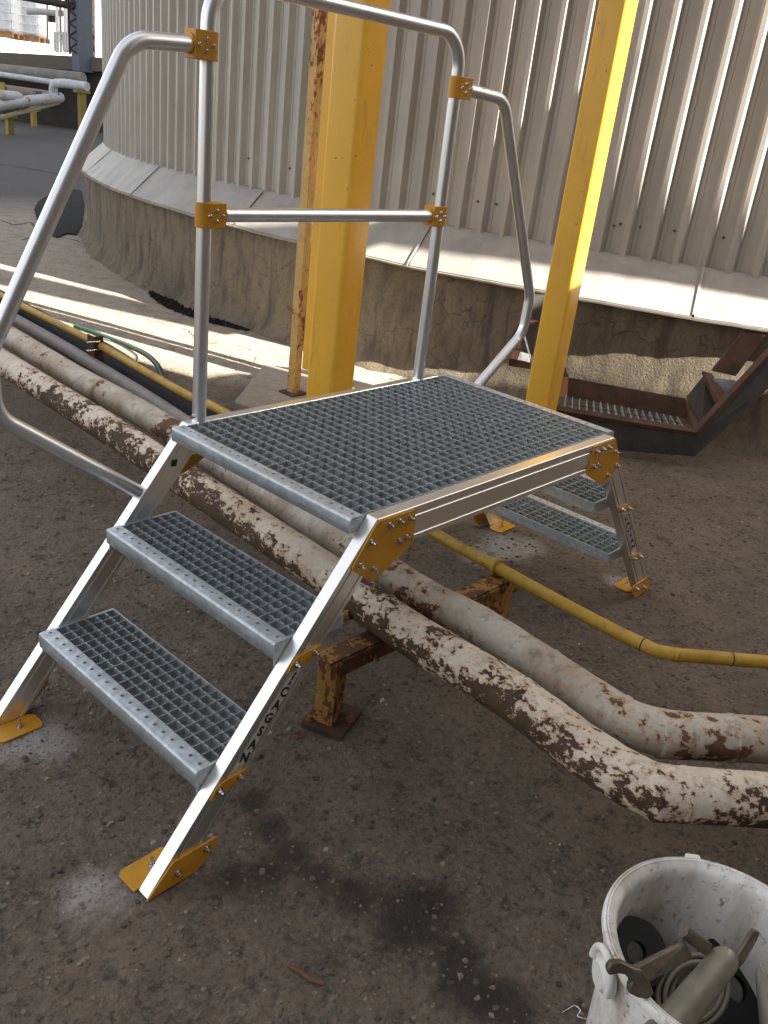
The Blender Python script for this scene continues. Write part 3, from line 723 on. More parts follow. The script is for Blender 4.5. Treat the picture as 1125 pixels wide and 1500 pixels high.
for u, v in ((1000, 1164), (640, 955)): ring_on(sa, nearest(sa, onz(u, v, .255)), .0553, .006, PEELA, root, 'weld_band')
Y_ = pipe_path([(0, 432), (124, 494), (209, 542), (279, 581), (328, 604), (645, 786), (728, 831), (841, 893), (935, 941), (985, 958), (1125, 970)], .222)
Y_ = [Y_[0] + (Y_[0] - Y_[1]).normalized() * 6] + Y_ + [Y_[-1] + (Y_[-1] - Y_[-2]).normalized() * 2]
rooty = empty('yellow_gas_pipe', Y_[4], 'thin scuffed yellow pipe beside the whitewashed pipe', 'pipe')
sy = smooth(Y_, 10); m = MB(); m.tube(sy, .0175, 24); m.obj('pipe_body', YPIPE, rooty)
MARK = plain('black_tape', (.02, .02, .02), .6)
for u, v in ((944, 945), (1078, 966), (1117, 969)): ring_on(sy, nearest(sy, onz(u, v, .222)), .0184, .0025, MARK, rooty, 'black_mark')
for u, v in ((728, 831),): ring_on(sy, nearest(sy, onz(u, v, .222)), .027, .005, YPIPE, rooty, 'collar')
# steel pipe rest under the three pipes: post, base plate and cross beam
c = Vector((.50, .145, 0)); root = empty('pipe_support', c, 'rusty yellow pipe rest on a bolted base plate', 'pipe support')
m = MB(); m.box(c + Vector((.012, -.005, .008)), (.125, .11, .012), .35); m.obj('base_plate', RUST, root, .001)
m = MB(); q = .35; R_ = Matrix.Rotation(q, 3, 'Z')
m.prism([c + R_ @ Vector(v) for v in ((-.03, .025, .012), (-.03, -.025, .012), (.03, -.025, .012), (.03, -.019, .012), (-.023, -.019, .012), (-.023, .025, .012))], (0, 0, .178)); m.obj('post', PEELC, root, .001)
m = MB(); e = onz(735, 850, .19); dd = (e - (c + Vector((-.03, 0, 0)))); dd.z = 0; ang = math.atan2(dd.y, dd.x); Lb = dd.length + .06
R_ = Matrix.Rotation(ang, 3, 'Z')
m.prism([c + R_ @ Vector(v) for v in ((-.035, -.03, .191), (-.035, .03, .191), (-.035, .03, .197), (-.035, -.024, .197), (-.035, -.024, .15), (-.035, -.03, .15))], R_ @ Vector((Lb, 0, 0))); m.obj('cross_beam', PEELC, root, .001)
m = MB(); m.box(c + R_ @ Vector((Lb - .10, -.01, .098)), (.05, .05, .184), ang); m.obj('post', PEELC, root, .001)
m = MB(); pa = sa[nearest(sa, Vector((.72, .22, .25)))]
m.tube([pa + Vector((-.05, .0, -.02)) + Vector((0, random.uniform(-.01, .01), 0)) + Vector((-.012 * sin(k), .01 * k, -.012 * k)) for k in range(5)], .014, 8); m.obj('rust_lump', RUSTO, root)
for p in (Vector((.035, -.045, .014)), Vector((-.04, .02, .014))):
    m = MB(); m.cyl(c + p, c + p + Vector((0, 0, .003)), .012, 12); m.cyl(c + p + Vector((0, 0, .003)), c + p + Vector((0, 0, .009)), .008, 6); m.obj('anchor_bolt', RUSTO, root)
# brown stub post holding the thin yellow pipe on the left
c = onz(134, 492, .27); c.z = 0; root = empty('stub_post', c, 'short brown steel post with two bolts beside the yellow pipe', 'post')
top = .27; m = MB(); m.prism([c + Vector(v) for v in ((0, .04, 0), (0, -.02, 0), (.05, -.02, 0), (.05, -.014, 0), (.007, -.014, 0), (.007, .04, 0))], (0, 0, top)); m.obj('angle_steel', RUST, root, .001)
for z in (.245, .205): m = MB(); m.cyl(c + Vector((.03, -.021, z)), c + Vector((-.035, -.012, z)), .0055, 8); m.obj('bolt', BOLT, root)
# corrugated conduit, grey service pipe, green and clear hoses
def corrug(name, pts, r, mat, label, cat, pitch=.011):
    sp = smooth(pts, 6); path = []; 
    for a, b in zip(sp, sp[1:]):
        n = max(1, int((b - a).length / (pitch / 2)))
        for k in range(n): path.append(a.lerp(b, k / n))
    path.append(sp[-1]); m = MB(); m.tube(path, r, 22, rfun=lambda i, a: r * (1.0 if i % 2 else .93)); o = m.obj(name, mat); return tag(o, label, cat)
hz = .075
HP = [onz(u, v, hz) for u, v in ((0, 440), (60, 473), (130, 517), (200, 560), (262, 596), (330, 636), (420, 685), (520, 745))]
HP = [HP[0] + (HP[0] - HP[1]).normalized() * 3] + HP
corrug('corrugated_conduit', HP, .062, BLACK, 'thick black corrugated conduit between the yellow and whitewashed pipes', 'conduit', .012)
P = [onz(u, v, .14) for u, v in ((0, 455), (80, 500), (200, 572), (262, 612), (330, 655))]; P = [P[0] + (P[0] - P[1]).normalized() * 4] + P
m = MB(); m.tube(smooth(P, 6), .03, 18); tag(m.obj('service_pipe', plain('mauve_grey_paint', (.30, .27, .26), .55)), 'smooth grey service pipe just behind the whitewashed pipe', 'pipe')
P = [onz(u, v, z) for u, v, z in ((110, 478, .03), (150, 492, .03), (185, 505, .05), (215, 520, .07), (232, 537, .06), (240, 556, .03), (252, 580, .02))]
m = MB(); m.tube(smooth(P, 8), .014, 14); tag(m.obj('green_hose', GREEN), 'green garden hose looping behind the yellow pipe', 'hose')
P = [onz(u, v, .03) for u, v in ((140, 494), (165, 500), (185, 510), (200, 522), (196, 532), (183, 528))]
m = MB(); m.tube(smooth(P, 8), .007, 10); tag(m.obj('braided_hose', plain('braided_steel', (.5, .5, .48), .3, .8)), 'thin silver braided hose end beside the green hose', 'hose')

# ------------------------------------------------------------------ dismantled brown steel frame leaning by the tank
def quad(pts, th, mat, name, parent, up=None):
    a = [at(*p) for p in pts]; n = (a[1] - a[0]).cross(a[2] - a[0]).normalized()
    if n.dot(RZ) < 0: n = -n
    m = MB(); m.prism(a, n * th); return m.obj(name, mat, parent, .001)
root = empty('scrap_stair_frame', onz(1000, 660), 'dismantled brown steel tread frame lying on the ground by the tank', 'steel frame')
quad([(812, 608, 4.22), (1022, 640, 4.12), (1018, 669, 4.16), (815, 652, 4.26)], .006, DARKST, 'side_plate', root)
quad([(1022, 640, 4.12), (1135, 517, 4.14), (1135, 560, 4.16), (1018, 669, 4.16)], .006, DARKST, 'side_plate', root)
quad([(812, 600, 4.20), (1021, 634, 4.10), (1022, 640, 4.12), (812, 608, 4.22)], .03, RUST, 'lip', root)
quad([(1021, 632, 4.10), (1135, 509, 4.12), (1135, 517, 4.14), (1022, 640, 4.12)], .03, RUST, 'lip', root)
quad([(832, 553, 4.55), (1004, 584, 4.42), (1008, 613, 4.44), (830, 581, 4.57)], .012, RUST, 'back_rail', root)
quad([(820, 552, 4.50), (833, 553, 4.53), (831, 582, 4.55), (817, 580, 4.52)], .012, plain('bare_orange_steel', (.42, .16, .085), .7), 'end_block', root)
quad([(1003, 584, 4.42), (1012, 588, 4.38), (1031, 628, 4.12), (1018, 634, 4.12)], .03, RUST, 'end_rail', root)
for i in range(17):
    t = i / 16; u0 = 829 + t * 163; v0 = 579 + t * 31; u1 = 827 + t * 178; v1 = 602 + t * 29
    m = MB(); a, b = at(u0, v0, 4.54 - .11 * t), at(u1, v1, 4.28 - .12 * t); s_ = RX * .0022; dn = Vector((0, 0, -.022))
    m.prism([a - s_, a + s_, b + s_, b - s_], dn); m.obj('grating_bar', GALV, root)
for i in range(1):
    t = .5; m = MB(); m.cyl(at(829 - 2 * t, 579 + 23 * t, 4.54 - .26 * t), at(993 + 12 * t, 610 + 21 * t, 4.43 - .27 * t), .002, 6); m.obj('cross_rod', DARKST, root)
quad([(1042, 543, 4.24), (1087, 487, 4.22), (1122, 491, 4.24), (1078, 551, 4.26)], .008, RUST, 'plate', root)
quad([(1030, 543, 4.22), (1043, 547, 4.22), (1066, 583, 4.16), (1052, 592, 4.16)], .02, RUST, 'end_rail', root)
quad([(1005, 582, 4.36), (1034, 545, 4.26), (1052, 590, 4.22), (1028, 622, 4.14)], .004, DARKST, 'web_plate', root)
for i in range(7):
    t = i / 6; m = MB(); m.box((0, 0, 0), (.001, .001, .001)); m = MB()
    a = at(1046 + t * 12, 553 + t * 27, 4.2); b = at(1095 - t * 2, 560 + t * 5, 4.22); m.prism([a, b, b + RY * .003, a + RY * .003], (0, 0, -.015)); m.obj('grating_bar', GALV, root)
root = empty('scrap_bracket', at(775, 500, 4.3), 'small brown steel bracket behind the right column', 'bracket')
quad([(745, 500, 4.32), (765, 466, 4.35), (789, 470, 4.35), (780, 520, 4.35)], .01, DARKST, 'web_plate', root)
quad([(773, 430, 4.4), (800, 432, 4.4), (792, 470, 4.42), (782, 468, 4.42)], .006, DARKST, 'upright_plate', root)
quad([(764, 466, 4.30), (790, 470, 4.30), (770, 475, 4.28), (762, 477, 4.28)], .012, plain('worn_brown_steel', (.26, .12, .07), .7), 'top_strip', root)
quad([(757, 492, 4.28), (765, 494, 4.28), (763, 511, 4.28), (754, 509, 4.28)], .012, plain('worn_brown_steel', (.26, .12, .07), .7), 'lug', root)
quad([(752, 513, 4.25), (762, 515, 4.25), (758, 527, 4.24), (747, 525, 4.24)], .02, plain('worn_brown_steel', (.26, .12, .07), .7), 'lug', root)
quad([(762, 515, 4.25), (778, 519, 4.27), (776, 531, 4.26), (758, 527, 4.24)], .01, GALV, 'grating_piece', root)
quad([(746, 526, 4.24), (778, 532, 4.26), (777, 541, 4.27), (745, 536, 4.26)], .006, RUST, 'lower_rail', root)
quad([(825, 528, 4.58), (833, 552, 4.56), (826, 552, 4.56), (821, 540, 4.57)], .006, RUST, 'strut', root)
m = MB(); m.cyl(at(765, 480, 4.24), at(777, 525, 4.22), .004, 8); m.obj('rod', GALV, root)
# flat steel sheet lying to the right
m = MB(); a = [at(1058, 598, 4.75), at(1140, 615, 4.6), at(1140, 596, 4.9), at(1085, 583, 5.0)]; a = [Vector((p.x, p.y, .02)) for p in a]; m.prism(a, (0, 0, .04)); tag(m.obj('steel_offcut', DARKST), 'dark steel offcut lying on the ground behind the scrap frame', 'steel offcut')

# ------------------------------------------------------------------ bucket with tools
bc = Vector((.256, -.889, 0)); HB = .36; RB = .168; root = empty('bucket', bc, 'dirty white plastic bucket in the near right corner', 'bucket')
def m_bucket():
    g = NG('dirty_white_bucket'); s = g.noise(14, 6, .65, g.scale((1, 1, .25))); f = g.noise(55, 5, .7); d = g.noise(5, 4)
    c = g.mix(g.ramp(s, [(.42, 0.), (.64, .95)]), (.86, .85, .82), (.50, .44, .36)); c = g.mix(g.ramp(f, [(.57, 0.), (.67, .8)]), c, (.16, .13, .10)); c = g.mix(g.ramp(d, [(.50, 0.), (.7, .5)]), c, (.45, .43, .42))
    return g.out(c, .38, 0., g.bump(f, .1, .001))
BUCK = m_bucket(); RBK = RB - .008; rb0 = .135
prof = [(rb0, .004), (rb0 + .006, 0), (RBK - .0095, HB - .085), (RBK - .006, HB - .083), (RBK - .005, HB - .055), (RBK - .002, HB - .053), (RBK - .001, HB - .016), (RB, HB - .015), (RB + .0015, HB - .010), (RB + .0005, HB - .004), (RB - .001, HB - .001), (RB - .003, HB), (RB - .004, HB - .0025), (RB - .005, HB), (RB - .007, HB), (RB - .008, HB - .003), (RB - .0095, HB - .001), (RB - .0115, HB - .003), (RBK - .008, HB - .006), (RBK - .013, HB - .012), (RBK - .012, HB - .03), (rb0 - .002, .012), (0, .012)]
def lathe(prof, c, seg=72, sm=True, a0=0, rot=None):
    m = MB(); n = len(prof); vs = []
    for k in range(seg):
        a = 2 * pi * k / seg
        for r, z in prof: vs.append(Vector((r * cos(a), r * sin(a), z)))
    if rot: vs = [rot @ v for v in vs]
    vs = [v + Vector(c) for v in vs]
    m.add(vs, [(k * n + i, ((k + 1) % seg) * n + i, ((k + 1) % seg) * n + i + 1, k * n + i + 1) for k in range(seg) for i in range(n - 1)], sm); return m
m = lathe(prof, bc, 96); o = m.obj('pail', BUCK, root)
ev = o.modifiers.new('edge', 'EDGE_SPLIT'); ev.split_angle = radians(50)
la = math.atan2(.02, -1) ; 
he = onz(872, 1418, HB - .03); dr = Vector((he.x - bc.x, he.y - bc.y, 0)).normalized(); tn = Vector((-dr.y, dr.x, 0)); hc = bc + dr * (RB - .004) + Vector((0, 0, HB - .045))
m = MB(); m.cyl(hc, hc + dr * .010, .030, 28); m.cyl(hc + dr * .010, hc + dr * .016, .024, 24, .018); m.obj('handle_lug', WHITEP, root, .001)
hl = [hc + dr * .012 + tn * (.030 * cos(a)) + Vector((0, 0, .036 * sin(a) + .006)) for a in [radians(x) for x in range(-10, 200, 15)]]
m = MB()
for i in range(len(hl) - 1):
    pass
m.tube(hl, .0055, 10); m.obj('handle_loop', WHITEP, root)
tb = onz(1015, 1250, HB); dr2 = Vector((tb.x - bc.x, tb.y - bc.y, 0)).normalized(); m = MB(); m.box(bc + dr2 * (RB + .003) + Vector((0, 0, HB - .012)), (.012, .024, .022), math.atan2(dr2.y, dr2.x)); m.obj('rim_tab', WHITEP, root, .003)
dB = (onz(885, 1400, HB) - CAM).dot(RZ)      # depth of the bucket rim
# contents, bottom to top
def disc(c, r, ri, th, rot, mat, name, label, cat):
    R = Matrix.Rotation(rot[0], 3, 'X') @ Matrix.Rotation(rot[1], 3, 'Y')
    m = lathe([(ri, -th / 2), (r - .002, -th / 2), (r, 0), (r - .002, th / 2), (ri, th / 2), (ri, -th / 2)], c, 48, False, 0, R); return tag(m.obj(name, mat), label, cat)
fillm = MB(); rr = random.Random(3)
for _ in range(260):
    a = rr.uniform(0, 2 * pi); r = .125 * math.sqrt(rr.random()); s_ = rr.uniform(.008, .022); p = bc + Vector((r * cos(a), r * sin(a), .13 + rr.uniform(-.02, .015)))
    fillm.box(p, (s_, s_ * .7, s_ * .6), M=Matrix.Rotation(rr.uniform(0, 6), 3, Vector((rr.random(), rr.random(), rr.random())).normalized()))
fillm.cyl(bc + Vector((0, 0, .02)), bc + Vector((0, 0, .12)), .133, 32)
o = fillm.obj('scrap_fill', plain('dark_scrap', (.07, .06, .05), .7, .3)); tag(o, 'dark scrap metal bits filling the bottom of the bucket', 'scrap', kind='stuff')
def inb(u, v, z): return onz(u, v, z)
c = inb(930, 1395, .25); disc(c, .052, .016, .014, (.5, -.35), BLACK, 'cutting_disc', 'black disc standing against the left inside of the bucket', 'disc')
c = inb(1075, 1448, .19); disc(c, .075, .02, .01, (.5, -.15), BLACK, 'cutting_disc', 'larger black disc lying under the rod in the bucket', 'disc')
for k, (u, v, z, rx_, ry_) in enumerate(((1015, 1452, .22, .5, -.6), (1022, 1455, .205, .45, -.55))):
    c = inb(u, v, z); R = Matrix.Rotation(rx_, 3, 'X') @ Matrix.Rotation(ry_, 3, 'Y')
    m = MB(); m.tube([c + R @ Vector(((.058 - .012 * k) * cos(a), (.045 - .01 * k) * sin(a), 0)) for a in [2 * pi * i / 48 for i in range(48)]], .0045, 8, closed=True)
    m.tube([c + R @ Vector(((.048 - .012 * k) * cos(a), (.036 - .01 * k) * sin(a), .003)) for a in [2 * pi * i / 48 for i in range(48)]], .004, 8, closed=True)
    tag(m.obj('wire_ring', TOOLG), ['grey ring of stiff wire leaning under the rod in the bucket', 'smaller grey wire ring nested inside the larger ring'][k], 'ring')
# hammer-shaped spanner resting on the rim
root = empty('spanner', at(950, 1412, dB), 'brown open-ended spanner with a hammer head resting on the bucket rim', 'spanner')
def P3(u, v, dd=0): return at(u, v, dB + dd)
up = -RZ
def plate3(pts, th, mat, name, parent, bev=.002):
    a = [P3(*p) for p in pts]; m = MB(); m.prism(a, -RZ * th); return m.obj(name, mat, parent, bev)
plate3([(923, 1413, -.045), (1000, 1375, .01), (1013, 1399, .01), (948, 1434, -.045)], .010, TOOL, 'shaft', root, .003)
plate3([(885, 1412, -.05), (891, 1403, -.05), (906, 1402, -.05), (924, 1411, -.05), (934, 1413, -.05), (948, 1433, -.05), (954, 1448, -.05), (945, 1457, -.05), (930, 1454, -.05), (916, 1447, -.05), (917, 1437, -.05), (920, 1430, -.05), (912, 1421, -.05), (902, 1419, -.05), (888, 1422, -.05)], .014, TOOL, 'jaw', root, .003)
m = MB(); a, b = P3(1001, 1364, .012), P3(1035, 1389, .018); m.cyl(a, b, .0105, 6); m.obj('hammer_head', TOOL, root, .001)
# tapered rod with a flat blade tip
root = empty('chisel_rod', at(1030, 1450, dB), 'thick grey-green steel rod with a flat chisel tip leaning in the bucket', 'chisel')
pa, pb = P3(960, 1530, -.06), P3(1068, 1398, .02)
m = MB(); n = 16; m.tube([pa.lerp(pb, k / n) for k in range(n + 1)], .02, 28, rfun=lambda i, a: .0245 - .005 * (i / n) - (.005 if i == n else 0)); m.obj('rod_body', TOOLG, root)
plate3([(1062, 1405, .02), (1075, 1397, .02), (1100, 1358, .035), (1111, 1362, .035), (1106, 1373, .035), (1086, 1408, .025), (1078, 1416, .02)], .008, TOOL, 'blade', root, .002)
root = empty('second_rod', at(1120, 1440, dB), 'pale olive rod end at the right edge of the bucket', 'rod')
m = MB(); m.tube([P3(1112, 1412, .04), P3(1116, 1430, .03), P3(1128, 1520, -.02)], .01, 16, rfun=lambda i, a: (.003, .009, .012)[i]); m.obj('rod_body', TOOLG, root)

# ------------------------------------------------------------------ litter on the ground
def twig(pts, r, mat, name, label, cat):
    m = MB(); P = [onz(u, v, r * .8) for u, v in pts]; sp = smooth(P, 4); m.tube(sp, r, 8, rfun=lambda i, a: r * (1 - .5 * abs(i / (len(sp) - 1) - .6))); return tag(m.obj(name, mat), label, cat)
twig([(422, 1415), (440, 1424), (455, 1435), (474, 1441)], .0045, plain('brown_twig', (.16, .08, .04), .8), 'twig', 'short brown twig on the ground in the foreground', 'twig')
def stone(u, v, s_, mat, name, label, cat):
    c = onz(u, v, s_ * .25); rnd = random.Random(int(u * 7 + v)); m = MB(); k = 7
    lo = [c + Vector((s_ * cos(2 * pi * i / k) * rnd.uniform(.6, 1.1), s_ * .6 * sin(2 * pi * i / k) * rnd.uniform(.6, 1.1), -s_ * .3)) for i in range(k)]
    hi = [c + (p - c) * .6 + Vector((0, 0, s_ * .55 * rnd.uniform(.7, 1.1))) for p in lo]
    m.add(lo + hi, [(i, (i + 1) % k, (i + 1) % k + k, i + k) for i in range(k)] + [tuple(range(k, 2 * k))]); return tag(m.obj(name, mat), label, cat)
WH = plain('white_fragment', (.62, .6, .56), .7)
stone(848, 944, .008, WH, 'paint_flake', 'white flake beside the whitewashed pipe', 'flake')
stone(560, 1025, .010, WH, 'plaster_crumb', 'pale crumb right of the pipe rest', 'crumb')
stone(566, 1032, .005, WH, 'plaster_crumb', 'tiny pale crumb beside the larger crumb', 'crumb')
stone(806, 1236, .004, WH, 'pebble', 'left of two tiny white pebbles right of centre', 'pebble', )
stone(820, 1237, .004, WH, 'pebble', 'right of two tiny white pebbles right of centre', 'pebble')
stone(162, 1207, .012, CHIPL, 'stone', 'pale brown stone left of the front foot', 'stone')
stone(470, 1418, .009, plain('blue_grey_stone', (.07, .085, .09), .7), 'stone', 'blue-grey pebble beside the twig', 'stone')
m = MB(); c = onz(436, 1077, .006); m.tube([c + Vector((.009 * cos(a), .009 * sin(a), 0)) for a in [2 * pi * i / 16 for i in range(16)]], .002, 6, closed=True); tag(m.obj('washer', RUSTO), 'rusty washer lying beside the pipe rest', 'washer')
m = MB(); P = [onz(u, v, .004) for u, v in ((822, 1484), (832, 1478), (842, 1473), (850, 1480), (846, 1488), (855, 1492), (870, 1494))]; m.tube(smooth(P, 5), .0016, 6); tag(m.obj('wire_scrap', BOLT), 'curl of thin wire on the ground beside the bucket', 'wire')
rnd = random.Random(9); m = MB()
for _ in range(1500):
    q = rnd.random(); t = 182.6 - 10 * q; w = .05 + .12 * sin(pi * q) ** .8; p = tp(t, RC + .03 + w * rnd.random(), .004); s_ = .004 + .016 * rnd.random() ** 2; k = 5; a = rnd.uniform(0, 6)
    lo = [p + Vector((s_ * cos(a + 2 * pi * i / k) * rnd.uniform(.6, 1.2), s_ * sin(a + 2 * pi * i / k) * rnd.uniform(.6, 1.2), 0)) for i in range(k)]
    hi = [p + (v - p) * .5 + Vector((0, 0, s_ * rnd.uniform(.3, .8))) for v in lo]
    m.add(lo + hi, [(i, (i + 1) % k, (i + 1) % k + k, i + k) for i in range(k)] + [tuple(range(k, 2 * k))])
tag(m.obj('crevice_clods', plain('crevice_black', (.008, .006, .0045), .95, 0, .5, 30, .8)), 'near-black clods standing in for the shaded crevice at the foot of the tank', 'filler', kind='stuff')  # near-black clods stand in for the shaded crevice
# flat black sheet stands in for the dark, shaded opening by the tank's left side
ring = [onz(u, v, .012) for u, v in ((50, 306), (56, 295), (68, 287), (84, 281), (100, 276), (119, 279), (124, 300), (121, 326), (112, 343), (98, 341), (84, 347), (72, 343), (62, 336), (54, 322))]
m = MB(); m.add(ring, [tuple(range(len(ring)))]); m.add([p - Vector((0, 0, .02)) for p in ring], [tuple(range(len(ring)))]); tag(m.obj('black_opening', plain('matt_black_sheet', (.003, .003, .003), 1.0, 0, .4, 8, .6)), 'flat black sheet drawn as the dark opening hard against the left side of the tank', 'patch')
# cracks and joints in the paving
def crack(pts, w, seed, name='paving_crack'):
    rnd = random.Random(seed); sp = [onz(u, v, 0) for u, v in pts]; P = []
    for a, b in zip(sp, sp[1:]):
        n = max(2, int((b - a).length / .02))
        for k in range(n): P.append(a.lerp(b, k / n) + Vector((rnd.uniform(-1, 1), rnd.uniform(-1, 1), 0)) * .006)
    vs = []
    for i, p in enumerate(P):
        t = (P[min(i + 1, len(P) - 1)] - P[max(i - 1, 0)]).normalized(); q = Vector((-t.y, t.x, 0)) * w * rnd.uniform(.2, 1.2) * (1 if 0 < i < len(P) - 1 else .1); z = Vector((0, 0, gz(p.x, p.y) + .0035)); vs += [p + q + z, p - q + z]
    m = MB(); m.add(vs, [(2 * i, 2 * i + 1, 2 * i + 3, 2 * i + 2) for i in range(len(P) - 1)]); tag(m.obj(name, CRK), kind='structure')
CRK = plain('crack_dirt', (.03, .024, .018), .95)
crack([(258, 479), (275, 484), (285, 494), (300, 504), (330, 503), (352, 507), (372, 514), (400, 520)], .003, 1)
crack([(372, 533), (374, 524), (380, 520)], .003, 2)
crack([(208, 466), (232, 472), (258, 479)], .0025, 3)
crack([(765, 757), (800, 762), (850, 760), (905, 764)], .0025, 4)
crack([(-20, 238), (30, 245), (70, 252), (125, 262)], .03, 5, 'paving_joint')
crack([(-10, 318), (20, 330), (45, 326), (60, 340)], .008, 6)
crack([(30, 352), (60, 345), (110, 352), (160, 372)], .008, 7)

# ------------------------------------------------------------------ far corner of the yard
def wtube(pts, r, mat, parent=None, name='pipe', bend=.25):
    m = MB(); m.tube(fillet([at(*p) for p in pts], bend, 6), r, 16); return m.obj(name, mat, parent)
G0 = onz(0, 168); G1 = onz(117, 183)
D0 = (G0 - CAM).dot(RZ); D1 = (G1 - CAM).dot(RZ)
wd = Vector((.62, -.78, 0)).normalized() ; wall0 = Vector((11.5, 27.0, 0))
# retaining wall across the far end, seen as a dark recess
wdir = (G1 - G0); wdir.z = 0
DW = 25.0
pa, pb = at(-160, 68, DW + .6), at(170, 86, DW - .6)
wa, wb = Vector((pa.x, pa.y, 0)), Vector((pb.x, pb.y, 0)); ht = 2.15; dirw = (wb - wa).normalized(); nrm = Vector((-dirw.y, dirw.x, 0))
if nrm.dot(RZ) < 0: nrm = -nrm
root = empty('retaining_wall', wa, 'dark retaining wall under the raised yard in the far corner', 'wall')
zt = (pa.z + pb.z) / 2
m = MB(); L0 = (wb - wa).length
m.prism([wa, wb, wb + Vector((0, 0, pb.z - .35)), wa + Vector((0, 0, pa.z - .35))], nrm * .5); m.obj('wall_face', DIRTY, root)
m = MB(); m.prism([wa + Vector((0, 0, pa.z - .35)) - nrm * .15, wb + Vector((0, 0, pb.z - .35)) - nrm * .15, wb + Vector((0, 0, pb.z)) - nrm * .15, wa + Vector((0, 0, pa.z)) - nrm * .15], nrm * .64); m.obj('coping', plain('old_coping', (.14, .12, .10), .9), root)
deckM = plain('upper_yard_concrete', (.42, .40, .37), .9)
m = MB(); z_ = min(pa.z, pb.z) - .03; a = wa + nrm * .5 - dirw * 4; b = wb + nrm * .5 + dirw * 4
m.prism([Vector((p.x, p.y, 0)) for p in (a, b, b + nrm * 25, a + nrm * 25)], (0, 0, z_)); tag(m.obj('upper_yard', deckM), kind='structure')
def far_thing(name, label, cat, p, group=None): return empty(name, p, label, cat, group)
# pipes in front of the wall
def farpipe(pts, r, mat, name, label, bend=.2):
    root = far_thing(name, label, 'pipe', at(*pts[0])); wtube(pts, r, mat, root, 'pipe_body', bend); return root
farpipe([(-120, 95, 25.0), (0, 103, 24.6), (122, 116, 24.0)], .17, GREYP, 'lagged_pipe', 'thick dark grey lagged pipe along the far wall')
rt = farpipe([(-120, 92, 23), (0, 109, 22.6), (82, 121, 22.4)], .065, PALEP, 'pale_pipe', 'thin pale blue pipe crossing in front of the far wall')
farpipe([(78, 146, 22.0), (78, 122, 21.8), (95, 122, 21.6), (128, 127, 21.4)], .105, PALEP, 'bent_pipe', 'pale blue pipe with a downward bend by the rusty post', .16)
farpipe([(-90, 112, 23.4), (10, 131, 23.0), (75, 140, 22.6)], .11, plain('brown_lagging', (.28, .23, .19), .8), 'brown_pipe', 'brown pipe low against the far wall')
FP = m_peel('blue_white_flaking', (.5, .52, .56), (.08, .07, .07), .54, 3)
farpipe([(-110, 122, 17), (0, 141, 19), (27, 143, 20), (30, 152, 20.5)], .13, FP, 'flaking_pipe', 'upper of two flaking pale pipes at the far left')
farpipe([(-110, 175, 15), (0, 154, 19), (30, 149, 20), (88, 143, 22)], .12, FP, 'flaking_pipe', 'lower of two flaking pale pipes at the far left')
farpipe([(-80, 192, 17.5), (0, 173, 19.5), (86, 150, 22)], .05, plain('pale_yellow_pipe', (.48, .42, .24), .6), 'small_pipe', 'slim yellowish pipe on a yellow stand at the far left')
YS = plain('yellow_support_paint', (.34, .25, .05), .6)
def stand(u0, v0, u1, v1, d, w, label):
    a = at(u0, v0, d); b = at(u1, v1, d); root = empty('pipe_stand', Vector((b.x, b.y, 0)), label, 'pipe stand', None); zb = 0
    m = MB(); m.box(Vector((b.x, b.y, a.z / 2)), (w, w, a.z)); m.obj('leg', YS, root); m = MB(); m.box(Vector((b.x, b.y, a.z + .03)), (w * 2.2, w * 1.4, .06)); m.obj('head', YS, root)
g = onz(15, 197); stand(15, 172, 15, 197, (g - CAM).dot(RZ), .14, 'yellow pipe stand under the slim pipe at far left')
g = onz(49, 168); stand(49, 152, 49, 168, 24, .12, 'small yellow pipe stand in the shade under the flaking pipe')
g = onz(121, 183); stand(121, 136, 121, 183, 22.5, .16, 'yellow pipe stand beside the rusty post')
root = empty('yellow_panel', at(2, 128, 22.8), 'flat yellow panel at the far left edge above the pipes', 'panel'); q = [at(-8, 118, 22.8), at(6, 121, 22.8), at(6, 136, 22.8), at(-8, 134, 22.8)]; m = MB(); m.prism(q, RZ * .05); m.obj('plate', YS, root)  # a single flat panel, no box behind it
root = empty('valve_post', at(55, 140, 21.5), 'dark upright clamp post on the flaking pipe', 'post'); a = at(55, 137, 21.5); b = at(57, 165, 21.5); m = MB(); m.cyl(b, a, .05, 8); m.obj('shaft', BLUEG, root)
m = MB(); m.box(a, (.16, .16, .12)); m.obj('cap', BLUEG, root)
# blue-grey column with a lattice mast and rusty post beside the tank
a = at(119, -40, 24); b = at(119, 87, 24); root = empty('blue_grey_column', Vector((b.x, b.y, b.z)), 'wide blue-grey steel column standing on the far wall', 'column')
m = MB(); m.box((a + b) / 2, (.42, .42, (a - b).z + .6)); m.obj('shaft', BLUEG, root)
a = at(109, -40, 24.2); b = at(109, 80, 24.2); root = empty('lattice_mast', Vector((b.x, b.y, b.z)), 'dark lattice mast beside the blue-grey column', 'mast')
h = (a - b).z + .4; m = MB()
for s_ in (-.12, .12): m = MB(); m.box(Vector((b.x, b.y, b.z + h / 2)) + RX * s_, (.045, .045, h)); m.obj('chord', DARKST, root)
for k in range(16):
    z = b.z + h * k / 16; m = MB(); s_ = -.12 if k % 2 else .12; c0 = Vector((b.x, b.y, z)); m.cyl(c0 + RX * s_, c0 - RX * s_ + Vector((0, 0, h / 16)), .025, 6); m.obj('lacing', DARKST, root)
a = at(-100, -30, 23.8); b = at(112, 10, 23.8); root = empty('lattice_beam', (a + b) / 2, 'dark steel beam spanning above the far yard', 'beam'); m = MB(); m.cyl(a, b, .09, 8); m.obj('chord', DARKST, root)
a2, b2 = a + Vector((0, 0, .35)), b + Vector((0, 0, .35)); m = MB(); m.cyl(a2, b2, .06, 8); m.obj('chord', DARKST, root)
